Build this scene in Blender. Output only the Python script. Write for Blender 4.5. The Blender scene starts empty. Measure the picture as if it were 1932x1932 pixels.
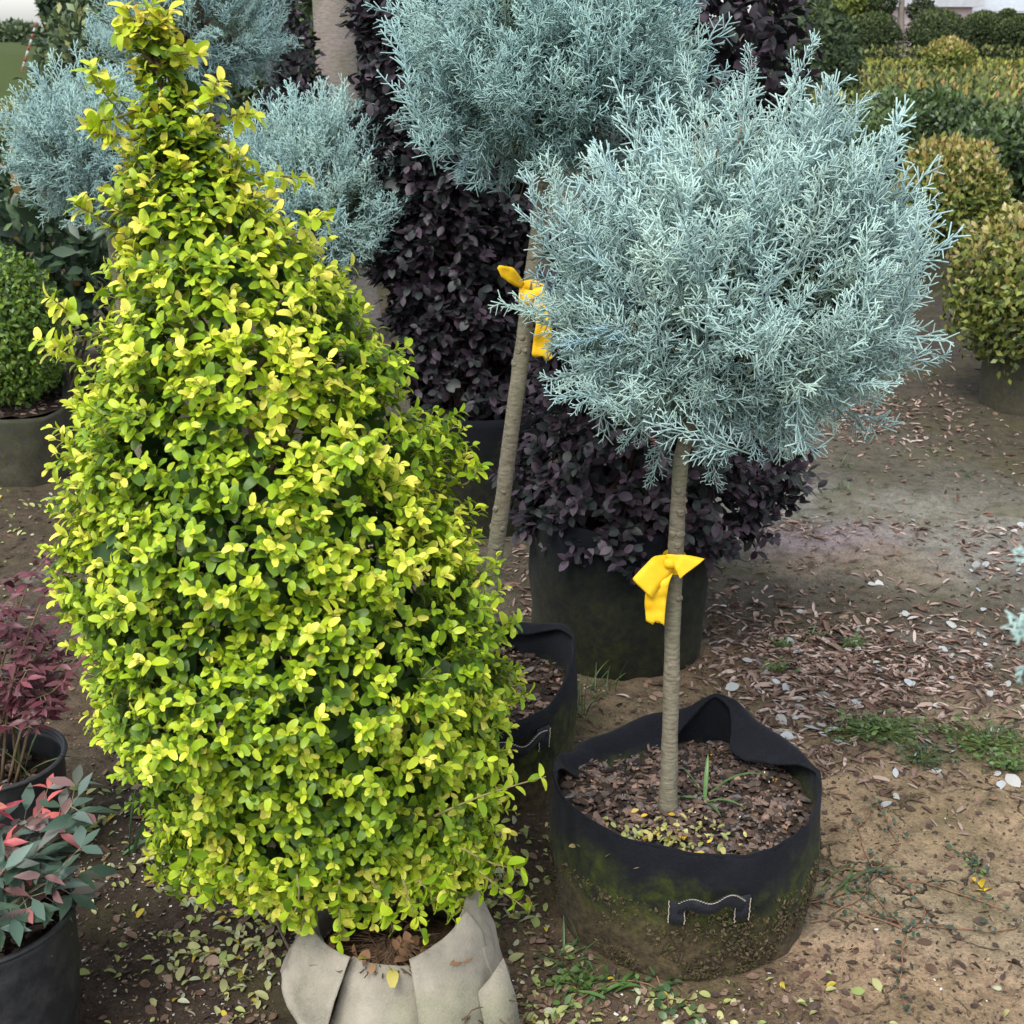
import bpy, math
import numpy as np
from mathutils import Matrix

rng = np.random.default_rng(11)
C = bpy.context.scene.collection
S = bpy.context.scene
# ------------------------------------------------------------------ camera, world, sun, exposure
CAMZ, PITCH, FPX = 1.55, math.radians(20.1), 2512.0
cam = bpy.data.cameras.new('camera')
camo = bpy.data.objects.new('camera', cam)
C.objects.link(camo)
camo.location = (0, 0, CAMZ)
camo.rotation_euler = (math.pi / 2 - PITCH, 0, 0)
cam.lens, cam.sensor_width, cam.clip_start, cam.clip_end = 36.0 * FPX / 1932, 36.0, 0.05, 2000
cam.dof.use_dof, cam.dof.focus_distance, cam.dof.aperture_fstop = True, 2.35, 15.0
S.camera = camo

SUN_EL, SUN_ROT = math.radians(56), math.radians(205)
w = bpy.data.worlds.new('World')
S.world = w
w.use_nodes = True
nt = w.node_tree
nt.nodes.clear()
sky = nt.nodes.new('ShaderNodeTexSky')
sky.sky_type = 'NISHITA'
sky.sun_disc = False
sky.sun_elevation, sky.sun_rotation = SUN_EL, SUN_ROT
sky.air_density, sky.dust_density, sky.ozone_density = 1.0, 1.5, 1.0
hsv = nt.nodes.new('ShaderNodeHueSaturation')          # overcast: the cloud deck takes the blue out of the sky
hsv.inputs['Saturation'].default_value = 0.32
bg = nt.nodes.new('ShaderNodeBackground')
bg.inputs['Strength'].default_value = 0.15
wo = nt.nodes.new('ShaderNodeOutputWorld')
nt.links.new(sky.outputs[0], hsv.inputs['Color'])
nt.links.new(hsv.outputs[0], bg.inputs['Color'])
nt.links.new(bg.outputs[0], wo.inputs['Surface'])

sl = bpy.data.lights.new('sun', 'SUN')
sl.energy, sl.angle, sl.color = 1.5, math.radians(25), (1.0, 0.97, 0.92)
so = bpy.data.objects.new('sun', sl)
C.objects.link(so)
so.rotation_euler = (math.pi / 2 - SUN_EL, 0, math.pi - SUN_ROT)
so.location = (0, 0, 20)

S.view_settings.view_transform = 'Standard'
S.view_settings.look = 'None'
S.view_settings.gamma = 1.0
S.view_settings.exposure = 1.15
S.view_settings.use_curve_mapping = False
S.cycles.max_bounces = 8
S.cycles.diffuse_bounces = 4
S.cycles.transmission_bounces = 4
S.cycles.use_denoising = True

# ------------------------------------------------------------------ projection helpers (pixels of a 1932 px wide photograph)
SP, CP = math.sin(PITCH), math.cos(PITCH)


def ray(px, py):
    u, v = (px - 966) / FPX, (966 - py) / FPX
    return np.array([u, CP + v * SP, -SP + v * CP])


def gp(px, py, z=0.0):
    d = ray(px, py)
    t = (z - CAMZ) / d[2]
    return np.array([d[0] * t, d[1] * t, z])


def at(px, py, Y):
    d = ray(px, py)
    t = Y / d[1]
    return np.array([d[0] * t, Y, CAMZ + d[2] * t])


def depth(P):
    P = np.asarray(P)
    return P[..., 1] * CP - (P[..., 2] - CAMZ) * SP


def project(P):
    d = np.maximum(depth(P), 1e-3)
    u = P[..., 0] / d
    v = (P[..., 1] * SP + (P[..., 2] - CAMZ) * CP) / d
    return 966 + FPX * u, 966 - FPX * v, d


# ------------------------------------------------------------------ numpy noise
def _h(i, j, k, s):
    n = (i * 374761393 + j * 668265263 + k * 2147483647 + s * 974634777) & 0xFFFFFFFF
    n = ((n ^ (n >> 13)) * 1274126177) & 0xFFFFFFFF
    n = n ^ (n >> 16)
    return (n & 0xFFFFFF) / float(0xFFFFFF)


def vn(P, f=1.0, s=0):
    """value noise in 0..1, P (...,3)"""
    Q = np.asarray(P, dtype=np.float64) * f + 1000.0
    I = np.floor(Q).astype(np.int64)
    F = Q - I
    F = F * F * (3 - 2 * F)
    i, j, k = I[..., 0], I[..., 1], I[..., 2]
    r = 0
    for a in (0, 1):
        for b in (0, 1):
            for c in (0, 1):
                wgt = (F[..., 0] if a else 1 - F[..., 0]) * (F[..., 1] if b else 1 - F[..., 1]) * (F[..., 2] if c else 1 - F[..., 2])
                r = r + wgt * _h(i + a, j + b, k + c, s)
    return r


def nrm(v):
    v = np.asarray(v, dtype=np.float64)
    return v / np.maximum(np.linalg.norm(v, axis=-1, keepdims=True), 1e-9)


# ------------------------------------------------------------------ materials
def new_mat(name):
    m = bpy.data.materials.new(name)
    m.use_nodes = True
    n = m.node_tree
    n.nodes.clear()
    return m, n, n.nodes.new('ShaderNodeOutputMaterial')


def N(n, t, **kw):
    x = n.nodes.new(t)
    for k, v in kw.items():
        setattr(x, k, v)
    return x


def noise(n, scale, detail=4, rough=0.55, coord='Object', vec=None):
    t = N(n, 'ShaderNodeTexNoise')
    t.inputs['Scale'].default_value = scale
    t.inputs['Detail'].default_value = detail
    t.inputs['Roughness'].default_value = rough
    if vec is None:
        tc = N(n, 'ShaderNodeTexCoord')
        vec = tc.outputs[coord]
    n.links.new(vec, t.inputs['Vector'])
    return t.outputs['Fac']


def ramp(n, fac, stops):
    r = N(n, 'ShaderNodeValToRGB')
    e = r.color_ramp.elements
    while len(e) < len(stops):
        e.new(0.5)
    for i, (p, c) in enumerate(stops):
        e[i].position = p
        e[i].color = (c, c, c, 1) if isinstance(c, (int, float)) else (*c, 1)
    n.links.new(fac, r.inputs['Fac'])
    return r.outputs['Color']


def mix(n, fac, a, b, mode='MIX'):
    m = N(n, 'ShaderNodeMix', data_type='RGBA', blend_type=mode)
    for s, v in ((m.inputs[0], fac), (m.inputs[6], a), (m.inputs[7], b)):
        if hasattr(v, 'links'):
            n.links.new(v, s)
        else:
            s.default_value = v if isinstance(v, (int, float)) else (*v, 1)
    return m.outputs[2]


def bsdf(n, out, color, rough=0.8, spec=0.3, bump=None, bstr=0.5, bdist=0.01, trans=0.0, tcol=None, sheen=0.0):
    p = N(n, 'ShaderNodeBsdfPrincipled')
    if hasattr(color, 'links'):
        n.links.new(color, p.inputs['Base Color'])
    else:
        p.inputs['Base Color'].default_value = (*color, 1)
    if hasattr(rough, 'links'):
        n.links.new(rough, p.inputs['Roughness'])
    else:
        p.inputs['Roughness'].default_value = rough
    p.inputs['Specular IOR Level'].default_value = spec
    p.inputs['Sheen Weight'].default_value = sheen
    if bump is not None:
        b = N(n, 'ShaderNodeBump')
        b.inputs['Strength'].default_value = bstr
        b.inputs['Distance'].default_value = bdist
        n.links.new(bump, b.inputs['Height'])
        n.links.new(b.outputs[0], p.inputs['Normal'])
    res = p.outputs[0]
    if trans > 0:
        t = N(n, 'ShaderNodeBsdfTranslucent')
        n.links.new(tcol if tcol is not None else color, t.inputs['Color'])
        mx = N(n, 'ShaderNodeMixShader')
        mx.inputs[0].default_value = trans
        n.links.new(p.outputs[0], mx.inputs[1])
        n.links.new(t.outputs[0], mx.inputs[2])
        res = mx.outputs[0]
    n.links.new(res, out.inputs['Surface'])
    return p


def leaf_mat(name, rough=0.45, spec=0.35, trans=0.3, edge=None, edge_amt=0.5, nscale=60, hue=0.25):
    """colour comes from the leaf's own pigment (attribute col), its alpha tells margin from midrib"""
    m, n, o = new_mat(name)
    a = N(n, 'ShaderNodeAttribute', attribute_name='col')
    col = a.outputs['Color']
    if edge is not None:
        f = noise(n, nscale, 2)
        k = N(n, 'ShaderNodeMath', operation='MULTIPLY')
        e = ramp(n, a.outputs['Alpha'], [(0.35, 0.0), (0.95, 1.0)])
        n.links.new(e, k.inputs[0])
        fr = ramp(n, f, [(0.35, 0.0), (0.65, edge_amt)])
        n.links.new(fr, k.inputs[1])
        mm = mix(n, 1.0, col, edge, 'MULTIPLY')
        col = mix(n, k.outputs[0], col, mm)
    f2 = noise(n, nscale * 1.7, 3)
    v = ramp(n, f2, [(0.3, 1 - hue), (0.7, 1 + hue * 0.3)])
    col = mix(n, 1.0, col, v, 'MULTIPLY')
    bsdf(n, o, col, rough, spec, trans=trans)
    return m


def attr_mat(name, rough=0.8, spec=0.2, nscale=40, amt=0.3, bstr=0.4, bdist=0.004, trans=0.0):
    m, n, o = new_mat(name)
    a = N(n, 'ShaderNodeAttribute', attribute_name='col')
    f = noise(n, nscale, 5)
    v = ramp(n, f, [(0.3, 1 - amt), (0.7, 1.0 + amt * 0.4)])
    col = mix(n, 1.0, a.outputs['Color'], v, 'MULTIPLY')
    bsdf(n, o, col, rough, spec, f, bstr, bdist, trans)
    return m


M = {}
M['gold'] = leaf_mat('golden_leaf', 0.42, 0.35, 0.32, edge=(1.25, 1.2, 1.1), edge_amt=0.75, nscale=45, hue=0.08)
M['leaf'] = leaf_mat('green_leaf', 0.4, 0.4, 0.22, nscale=40)
M['purple'] = leaf_mat('purple_leaf', 0.5, 0.35, 0.12, nscale=40)
M['waxy'] = leaf_mat('waxy_leaf', 0.45, 0.4, 0.15, nscale=60, hue=0.35)
M['far'] = leaf_mat('far_leaf', 0.55, 0.25, 0.2, nscale=8)
M['blue'] = leaf_mat('blue_needle', 0.75, 0.12, 0.04, nscale=70, hue=0.2)
M['dry'] = leaf_mat('dry_leaf', 0.7, 0.2, 0.1, nscale=60, hue=0.35)
M['twig'] = attr_mat('twig_bark', 0.85, 0.15, 120, 0.35)
M['chip'] = attr_mat('bark_chip', 0.85, 0.2, 90, 0.45, 0.6, 0.003)
M['plain'] = attr_mat('weathered_paint', 0.6, 0.3, 6, 0.12, 0.1)
M['ribbon'] = None


def mat_bark(name, c1, c2, c3, band=55):
    m, n, o = new_mat(name)
    tc = N(n, 'ShaderNodeTexCoord')
    mp = N(n, 'ShaderNodeMapping')
    mp.inputs['Scale'].default_value = (1, 1, 4.0)
    n.links.new(tc.outputs['Object'], mp.inputs['Vector'])
    f = noise(n, band, 6, 0.65, vec=mp.outputs[0])
    g = noise(n, 9, 3)
    col = ramp(n, f, [(0.28, c1), (0.5, c2), (0.75, c3)])
    col = mix(n, ramp(n, g, [(0.4, 0.0), (0.7, 0.55)]), col, (0.14, 0.15, 0.09))
    bsdf(n, o, col, 0.85, 0.2, f, 0.7, 0.004)
    return m


M['bark'] = mat_bark('grey_bark', (0.07, 0.055, 0.042), (0.165, 0.145, 0.105), (0.25, 0.225, 0.165))
M['bark_pale'] = mat_bark('pale_bark', (0.13, 0.105, 0.09), (0.225, 0.19, 0.17), (0.30, 0.265, 0.24), 30)


def mat_felt(name, top, moss=0.0, crust=0.0, h=0.3, dust=0.3):
    """felt fabric; moss belt and soil crust sit by height on the wall as wear"""
    m, n, o = new_mat(name)
    tc = N(n, 'ShaderNodeTexCoord')
    sx = N(n, 'ShaderNodeSeparateXYZ')
    n.links.new(tc.outputs['Object'], sx.inputs[0])
    zz = N(n, 'ShaderNodeMath', operation='DIVIDE')
    n.links.new(sx.outputs['Z'], zz.inputs[0])
    zz.inputs[1].default_value = h
    nb = noise(n, 5.5, 5, 0.6)
    nf = noise(n, 260, 2, 0.6)
    nm = noise(n, 38, 5, 0.7)
    add = N(n, 'ShaderNodeMath', operation='ADD')
    n.links.new(zz.outputs[0], add.inputs[0])
    sc = N(n, 'ShaderNodeMath', operation='MULTIPLY_ADD')
    n.links.new(nb, sc.inputs[0])
    sc.inputs[1].default_value = 0.9
    sc.inputs[2].default_value = -0.45
    n.links.new(sc.outputs[0], add.inputs[1])
    zf = add.outputs[0]
    dark = tuple(c * 0.6 for c in top)
    col = mix(n, ramp(n, nf, [(0.3, 0.0), (0.7, 1.0)]), dark, top)
    pale = tuple(min(1, c * 2.0 + 0.012) for c in top)
    col = mix(n, ramp(n, noise(n, 14, 5, 0.65), [(0.5, 0.0), (0.8, dust)]), col, pale)
    if moss:
        mc = mix(n, nm, (0.006, 0.010, 0.004), (0.075, 0.095, 0.012))
        mk = ramp(n, zf, [(0.15, 0.35), (0.40, moss), (0.62, moss * 0.8), (0.80, 0.0)])
        mk2 = N(n, 'ShaderNodeMath', operation='MULTIPLY')
        n.links.new(mk, mk2.inputs[0])
        n.links.new(ramp(n, nm, [(0.35, 0.15), (0.62, 1.0)]), mk2.inputs[1])
        col = mix(n, mk2.outputs[0], col, mc)
    if crust:
        cc = mix(n, ramp(n, noise(n, 55, 6, 0.75), [(0.35, 0.0), (0.68, 1.0)]), (0.022, 0.018, 0.010), (0.125, 0.092, 0.052))
        col = mix(n, ramp(n, zf, [(0.12, crust), (0.34, crust * 0.75), (0.58, 0.0)]), col, cc)
    hgt = mix(n, 0.5, nf, nm)
    bsdf(n, o, col, 0.92, 0.12, hgt, 0.8, 0.004, sheen=0.03)
    return m


M['felt_black'] = mat_felt('black_felt', (0.009, 0.010, 0.014), 1.0, 1.0, 0.27, 0.25)
M['felt_black2'] = mat_felt('black_felt_smooth', (0.006, 0.007, 0.010), 0.2, 0.1, 0.46, 0.12)
M['felt_grey'] = mat_felt('grey_felt', (0.055, 0.052, 0.047), 0.45, 0.25, 0.42, 0.35)
M['felt_inner'] = mat_felt('inner_felt', (0.012, 0.013, 0.018), 0.0, 0.0, 0.3, 0.2)
M['webbing'] = mat_felt('black_webbing', (0.022, 0.024, 0.031), 0.0, 0.0, 0.3, 0.6)


def mat_bag():
    m, n, o = new_mat('beige_felt')
    a = noise(n, 7, 6, 0.65)
    b = noise(n, 55, 5, 0.7)
    c = noise(n, 320, 2)
    col = mix(n, ramp(n, a, [(0.36, 0.0), (0.62, 1.0)]), (0.33, 0.295, 0.24), (0.17, 0.16, 0.12))
    col = mix(n, ramp(n, b, [(0.58, 0.0), (0.75, 0.6)]), col, (0.12, 0.12, 0.10))
    col = mix(n, ramp(n, noise(n, 4, 3), [(0.52, 0.0), (0.72, 0.5)]), col, (0.20, 0.22, 0.11))
    col = mix(n, ramp(n, c, [(0.3, 0.0), (0.7, 0.25)]), col, (0.4, 0.36, 0.30))
    bsdf(n, o, col, 0.95, 0.1, mix(n, 0.5, b, c), 0.6, 0.004, sheen=0.1)
    return m


M['bag'] = mat_bag()


def mat_plastic():
    m, n, o = new_mat('black_plastic')
    f = noise(n, 18, 6, 0.7)
    g = noise(n, 220, 2)
    col = mix(n, ramp(n, f, [(0.42, 0.0), (0.75, 0.8)]), (0.016, 0.017, 0.020), (0.055, 0.053, 0.052))
    bsdf(n, o, col, ramp(n, f, [(0.3, 0.4), (0.7, 0.7)]), 0.45, g, 0.15, 0.002)
    return m


M['plastic'] = mat_plastic()


def mat_ribbon():
    m, n, o = new_mat('yellow_ribbon')
    f = noise(n, 30, 4, 0.6)
    g = noise(n, 500, 2)
    col = mix(n, ramp(n, f, [(0.35, 0.0), (0.7, 1.0)]), (0.88, 0.54, 0.012), (0.93, 0.64, 0.03))
    bsdf(n, o, col, 0.6, 0.3, mix(n, 0.3, f, g), 0.35, 0.004, trans=0.22)
    return m


M['ribbon'] = mat_ribbon()


def mat_ground():
    m, n, o = new_mat('bare_soil')
    tc = N(n, 'ShaderNodeTexCoord')
    vec = tc.outputs['Object']
    a = N(n, 'ShaderNodeAttribute', attribute_name='col')
    n1 = noise(n, 3.0, 6, 0.62, vec=vec)
    n2 = noise(n, 22, 6, 0.7, vec=vec)
    n3 = noise(n, 150, 4, 0.7, vec=vec)
    n4 = noise(n, 420, 2, 0.6, vec=vec)
    col = a.outputs['Color']
    col = mix(n, 1.0, col, ramp(n, n2, [(0.28, (0.42, 0.40, 0.38)), (0.52, (1.0, 1.0, 1.0)), (0.74, (1.38, 1.33, 1.25))]), 'MULTIPLY')
    col = mix(n, 1.0, col, ramp(n, n3, [(0.3, 0.55), (0.5, 1.0), (0.75, 1.35)]), 'MULTIPLY')
    # moss and algae film
    col = mix(n, ramp(n, n1, [(0.50, 0.0), (0.66, 0.55)]), col, (0.075, 0.070, 0.030))
    # dark crumbs and pale grit lying in the soil
    col = mix(n, ramp(n, n4, [(0.66, 0.0), (0.72, 0.8)]), col, (0.035, 0.026, 0.02))
    g = noise(n, 260, 2, 0.5, vec=vec)
    col = mix(n, ramp(n, g, [(0.72, 0.0), (0.76, 0.8)]), col, (0.45, 0.41, 0.36))
    # drying cracks of the clay, shade inside them painted dark (alpha = clay)
    wn = N(n, 'ShaderNodeTexNoise')
    wn.inputs['Scale'].default_value = 9
    wn.inputs['Detail'].default_value = 4
    n.links.new(vec, wn.inputs['Vector'])
    va = N(n, 'ShaderNodeVectorMath', operation='MULTIPLY_ADD')
    n.links.new(wn.outputs['Color'], va.inputs[0])
    va.inputs[1].default_value = (0.22, 0.22, 0)
    n.links.new(vec, va.inputs[2])
    vo = N(n, 'ShaderNodeTexVoronoi', feature='DISTANCE_TO_EDGE')
    vo.inputs['Scale'].default_value = 4.2
    n.links.new(va.outputs[0], vo.inputs['Vector'])
    cr = ramp(n, vo.outputs['Distance'], [(0.004, 1.0), (0.020, 0.0)])
    gate = ramp(n, noise(n, 5, 2, vec=vec), [(0.46, 0.0), (0.56, 1.0)])
    cm = N(n, 'ShaderNodeMath', operation='MULTIPLY')
    n.links.new(cr, cm.inputs[0])
    n.links.new(gate, cm.inputs[1])
    cm2 = N(n, 'ShaderNodeMath', operation='MULTIPLY')
    n.links.new(cm.outputs[0], cm2.inputs[0])
    n.links.new(a.outputs['Alpha'], cm2.inputs[1])
    col = mix(n, cm2.outputs[0], col, (0.05, 0.035, 0.022))
    h = mix(n, 0.45, n2, n3)
    h2 = N(n, 'ShaderNodeMath', operation='MULTIPLY_ADD')
    n.links.new(cm2.outputs[0], h2.inputs[0])
    h2.inputs[1].default_value = -1.2
    n.links.new(h, h2.inputs[2])
    bsdf(n, o, col, 0.95, 0.12, h2.outputs[0], 0.9, 0.012)
    return m


M['ground'] = mat_ground()


def mat_soil(name, c1, c2):
    m, n, o = new_mat(name)
    f = noise(n, 60, 6, 0.7)
    g = noise(n, 300, 3)
    col = mix(n, ramp(n, f, [(0.35, 0.0), (0.7, 1.0)]), c1, c2)
    bsdf(n, o, col, 0.95, 0.1, mix(n, 0.5, f, g), 1.0, 0.01)
    return m


M['soil'] = mat_soil('potting_soil', (0.022, 0.016, 0.012), (0.075, 0.055, 0.042))
M['rootball'] = mat_soil('root_ball_soil', (0.06, 0.038, 0.022), (0.19, 0.13, 0.08))
M['grass_hill'] = mat_soil('far_grass', (0.03, 0.055, 0.014), (0.085, 0.10, 0.03))

# ------------------------------------------------------------------ mesh building
ORI = {}


def mesh(name, V, F, col=None, smooth=True, mat=None):
    me = bpy.data.meshes.new(name)
    V = np.asarray(V, dtype=np.float32).reshape(-1, 3)
    Fl = [np.asarray(f, dtype=np.int32) for f in (F if isinstance(F, list) else [F])]
    Fl = [f for f in Fl if len(f)]
    me.vertices.add(len(V))
    me.vertices.foreach_set('co', V.ravel())
    loops = np.concatenate([f.ravel() for f in Fl])
    tot = np.concatenate([np.full(len(f), f.shape[1], dtype=np.int32) for f in Fl])
    start = np.concatenate([[0], np.cumsum(tot)[:-1]]).astype(np.int32)
    me.loops.add(len(loops))
    me.loops.foreach_set('vertex_index', loops)
    me.polygons.add(len(tot))
    me.polygons.foreach_set('loop_start', start)
    me.polygons.foreach_set('use_smooth', np.full(len(tot), smooth and name not in ('bark_chip', 'bark_mulch', 'bead', 'perlite_grit', 'soil_crust'), dtype=bool))
    if col is not None:
        ca = me.color_attributes.new('col', 'FLOAT_COLOR', 'POINT')
        c = np.asarray(col, dtype=np.float32)
        if c.ndim == 1:
            c = np.tile(c, (len(V), 1))
        if c.shape[1] == 3:
            c = np.concatenate([c, np.ones((len(V), 1), np.float32)], 1)
        ca.data.foreach_set('color', c.ravel())
    me.update(calc_edges=True)
    me.validate()
    if mat is not None:
        me.materials.append(mat)
    return me


def tag(o, label=None, cat=None, group=None, kind=None):
    for k, v in (('label', label), ('category', cat), ('group', group), ('kind', kind)):
        if v:
            o[k] = v
    return o


def link(name, data, parent=None, loc=(0, 0, 0)):
    o = bpy.data.objects.new(name, data)
    C.objects.link(o)
    if parent is not None:
        o.parent = parent
        ORI[o.name] = ORI[parent.name] + np.asarray(loc, float)
    else:
        ORI[o.name] = np.asarray(loc, float)
    o.location = loc
    return o


def thing(name, label, cat, loc, group=None, kind=None):
    return tag(link(name, None, None, tuple(float(x) for x in loc)), label, cat, group, kind)


def part(name, parent, V, F, mat, col=None, smooth=True, kind=None, label=None):
    V = np.asarray(V, float).reshape(-1, 3) - ORI[parent.name]
    o = link(name, mesh(name, V, F, col, smooth, mat), parent)
    return tag(o, label, None, None, kind)


def solo(name, label, cat, V, F, mat, col=None, loc=None, smooth=True, group=None, kind=None):
    V = np.asarray(V, float).reshape(-1, 3)
    loc = V.mean(0) * 0 if loc is None else np.asarray(loc, float)
    o = link(name, mesh(name, V - loc, F, col, smooth, mat), None, tuple(loc))
    return tag(o, label, cat, group, kind)


class Acc:
    """collects pieces into one mesh"""

    def __init__(s):
        s.V, s.F, s.C, s.n = [], {}, [], 0

    def add(s, V, F, col=(0.5, 0.5, 0.5)):
        V = np.asarray(V, float).reshape(-1, 3)
        for f in (F if isinstance(F, list) else [F]):
            f = np.asarray(f)
            if len(f):
                s.F.setdefault(f.shape[1], []).append(f + s.n)
        c = np.asarray(col, float)
        if c.ndim == 1:
            c = np.tile(c, (len(V), 1))
        if c.shape[1] == 3:
            c = np.concatenate([c, np.ones((len(V), 1))], 1)
        s.C.append(c)
        s.V.append(V)
        s.n += len(V)
        return s

    def get(s):
        return np.concatenate(s.V), [np.concatenate(f) for f in s.F.values()], np.concatenate(s.C)


def grid_faces(nu, nv, wrap_u=False):
    """verts indexed [u*nv+v]"""
    u = np.arange(nu if wrap_u else nu - 1)
    v = np.arange(nv - 1)
    U, Vv = np.meshgrid(u, v, indexing='ij')
    U2 = (U + 1) % nu
    return np.stack([U * nv + Vv, U2 * nv + Vv, U2 * nv + Vv + 1, U * nv + Vv + 1], -1).reshape(-1, 4)


def smooth_path(pts, n):
    pts = np.asarray(pts, float)
    t = np.linspace(0, 1, len(pts))
    x = np.linspace(0, 1, n)
    out = np.stack([np.interp(x, t, pts[:, k]) for k in range(pts.shape[1])], 1)
    for _ in range(max(1, n // (len(pts) * 2))):
        out[1:-1] = (out[:-2] + 2 * out[1:-1] + out[2:]) / 4
    return out


def tube(path, rad, sides=8, bump=0.0, seed=0):
    P = np.asarray(path, float)
    n = len(P)
    rad = np.broadcast_to(np.asarray(rad, float), (n,)) if np.ndim(rad) else np.full(n, rad)
    T = nrm(np.gradient(P, axis=0))
    ref = np.array([0.31, 0.87, 0.38]) if abs(T[0] @ np.array([0, 0, 1.0])) > 0.7 else np.array([0.1, 0.1, 1.0])
    X = nrm(np.cross(T, ref))
    Y = np.cross(T, X)
    a = np.linspace(0, 2 * np.pi, sides, endpoint=False)
    r = rad[:, None] * np.ones(sides)
    V = P[:, None] + r[..., None] * (np.cos(a)[None, :, None] * X[:, None] + np.sin(a)[None, :, None] * Y[:, None])
    if bump:
        k = vn(V, 70, seed) - 0.5 + 0.8 * (vn(V, 25, seed + 1) - 0.5)
        V = V + (V - P[:, None]) * (k * bump)[..., None]
    V = V.reshape(-1, 3)
    i, j = np.meshgrid(np.arange(n - 1), np.arange(sides), indexing='ij')
    j2 = (j + 1) % sides
    F = np.stack([i * sides + j, i * sides + j2, (i + 1) * sides + j2, (i + 1) * sides + j], -1).reshape(-1, 4)
    caps = np.array([np.arange(sides)[::-1], (n - 1) * sides + np.arange(sides)])
    return V, ([F, caps] if sides != 4 else [np.concatenate([F, caps])])


def sticks(A, B, r0, r1, c0, c1):
    """N tapered three-sided sticks in one go"""
    A, B = np.asarray(A, float), np.asarray(B, float)
    n = len(A)
    T = nrm(B - A)
    ref = np.where(np.abs(T[:, 2:3]) > 0.8, np.array([[1.0, 0, 0]]), np.array([[0, 0, 1.0]]))
    X = nrm(np.cross(T, ref))
    Y = np.cross(T, X)
    V = np.zeros((n, 6, 3))
    for k in range(3):
        a = 2 * np.pi * k / 3
        d = math.cos(a) * X + math.sin(a) * Y
        V[:, k] = A + d * np.reshape(r0, (-1, 1))
        V[:, 3 + k] = B + d * np.reshape(r1, (-1, 1))
    Q = np.array([[0, 1, 4, 3], [1, 2, 5, 4], [2, 0, 3, 5]])
    T3 = np.array([[3, 4, 5]])
    off = (np.arange(n) * 6)[:, None, None]
    col = np.zeros((n, 6, 3))
    col[:, :3] = np.asarray(c0).reshape(-1, 1, 3) if np.ndim(c0) > 1 else c0
    col[:, 3:] = np.asarray(c1).reshape(-1, 1, 3) if np.ndim(c1) > 1 else c1
    return V.reshape(-1, 3), [(Q[None] + off).reshape(-1, 4), (T3[None] + off).reshape(-1, 3)], col.reshape(-1, 3)


# ------------------------------------------------------------------ leaves
def leaf_t(wid=0.5, prof=(0.1, 0.75, 1.0, 0.7, 0.04), fold=0.25, curl=0.25, twist=0.0, wave=0.0):
    n = len(prof)
    V, A = [], []
    for i in range(n):
        t = i / (n - 1)
        w = prof[i] * wid * 0.5
        z = -curl * t * t
        y = t * (1 - 0.12 * curl)
        wv = wave * math.sin(7 * t)
        V += [(-w, y, z + fold * w + wv), (0, y, z), (w, y, z + fold * w - wv)]
        A += [1.0, 0.0, 1.0]
    V[-3], V[-1] = (-prof[-1] * wid * .5, y, z), (prof[-1] * wid * .5, y, z)
    A[-2] = 0.9
    F = []
    for i in range(n - 1):
        b = 3 * i
        F += [(b, b + 1, b + 4, b + 3), (b + 1, b + 2, b + 5, b + 4)]
    return np.array(V), np.array(F), np.array(A)


def leaf_low(wid=0.5, fold=0.3, curl=0.2):
    w = wid / 2
    V = np.array([(0, 0, 0), (-w, 0.5, fold * w - curl * .2), (0, 0.55, -curl * 0.25), (w, 0.5, fold * w - curl * .2), (0, 1, -curl)])
    F = np.array([(0, 2, 1), (0, 3, 2), (1, 2, 4), (2, 3, 4)])
    return V, F, np.array([0.5, 1, 0, 1, 0.9])


def frames(D, Nn):
    y = nrm(D)
    x = nrm(np.cross(y, Nn))
    z = np.cross(x, y)
    return np.stack([x, y, z], -1)         # columns


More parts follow.
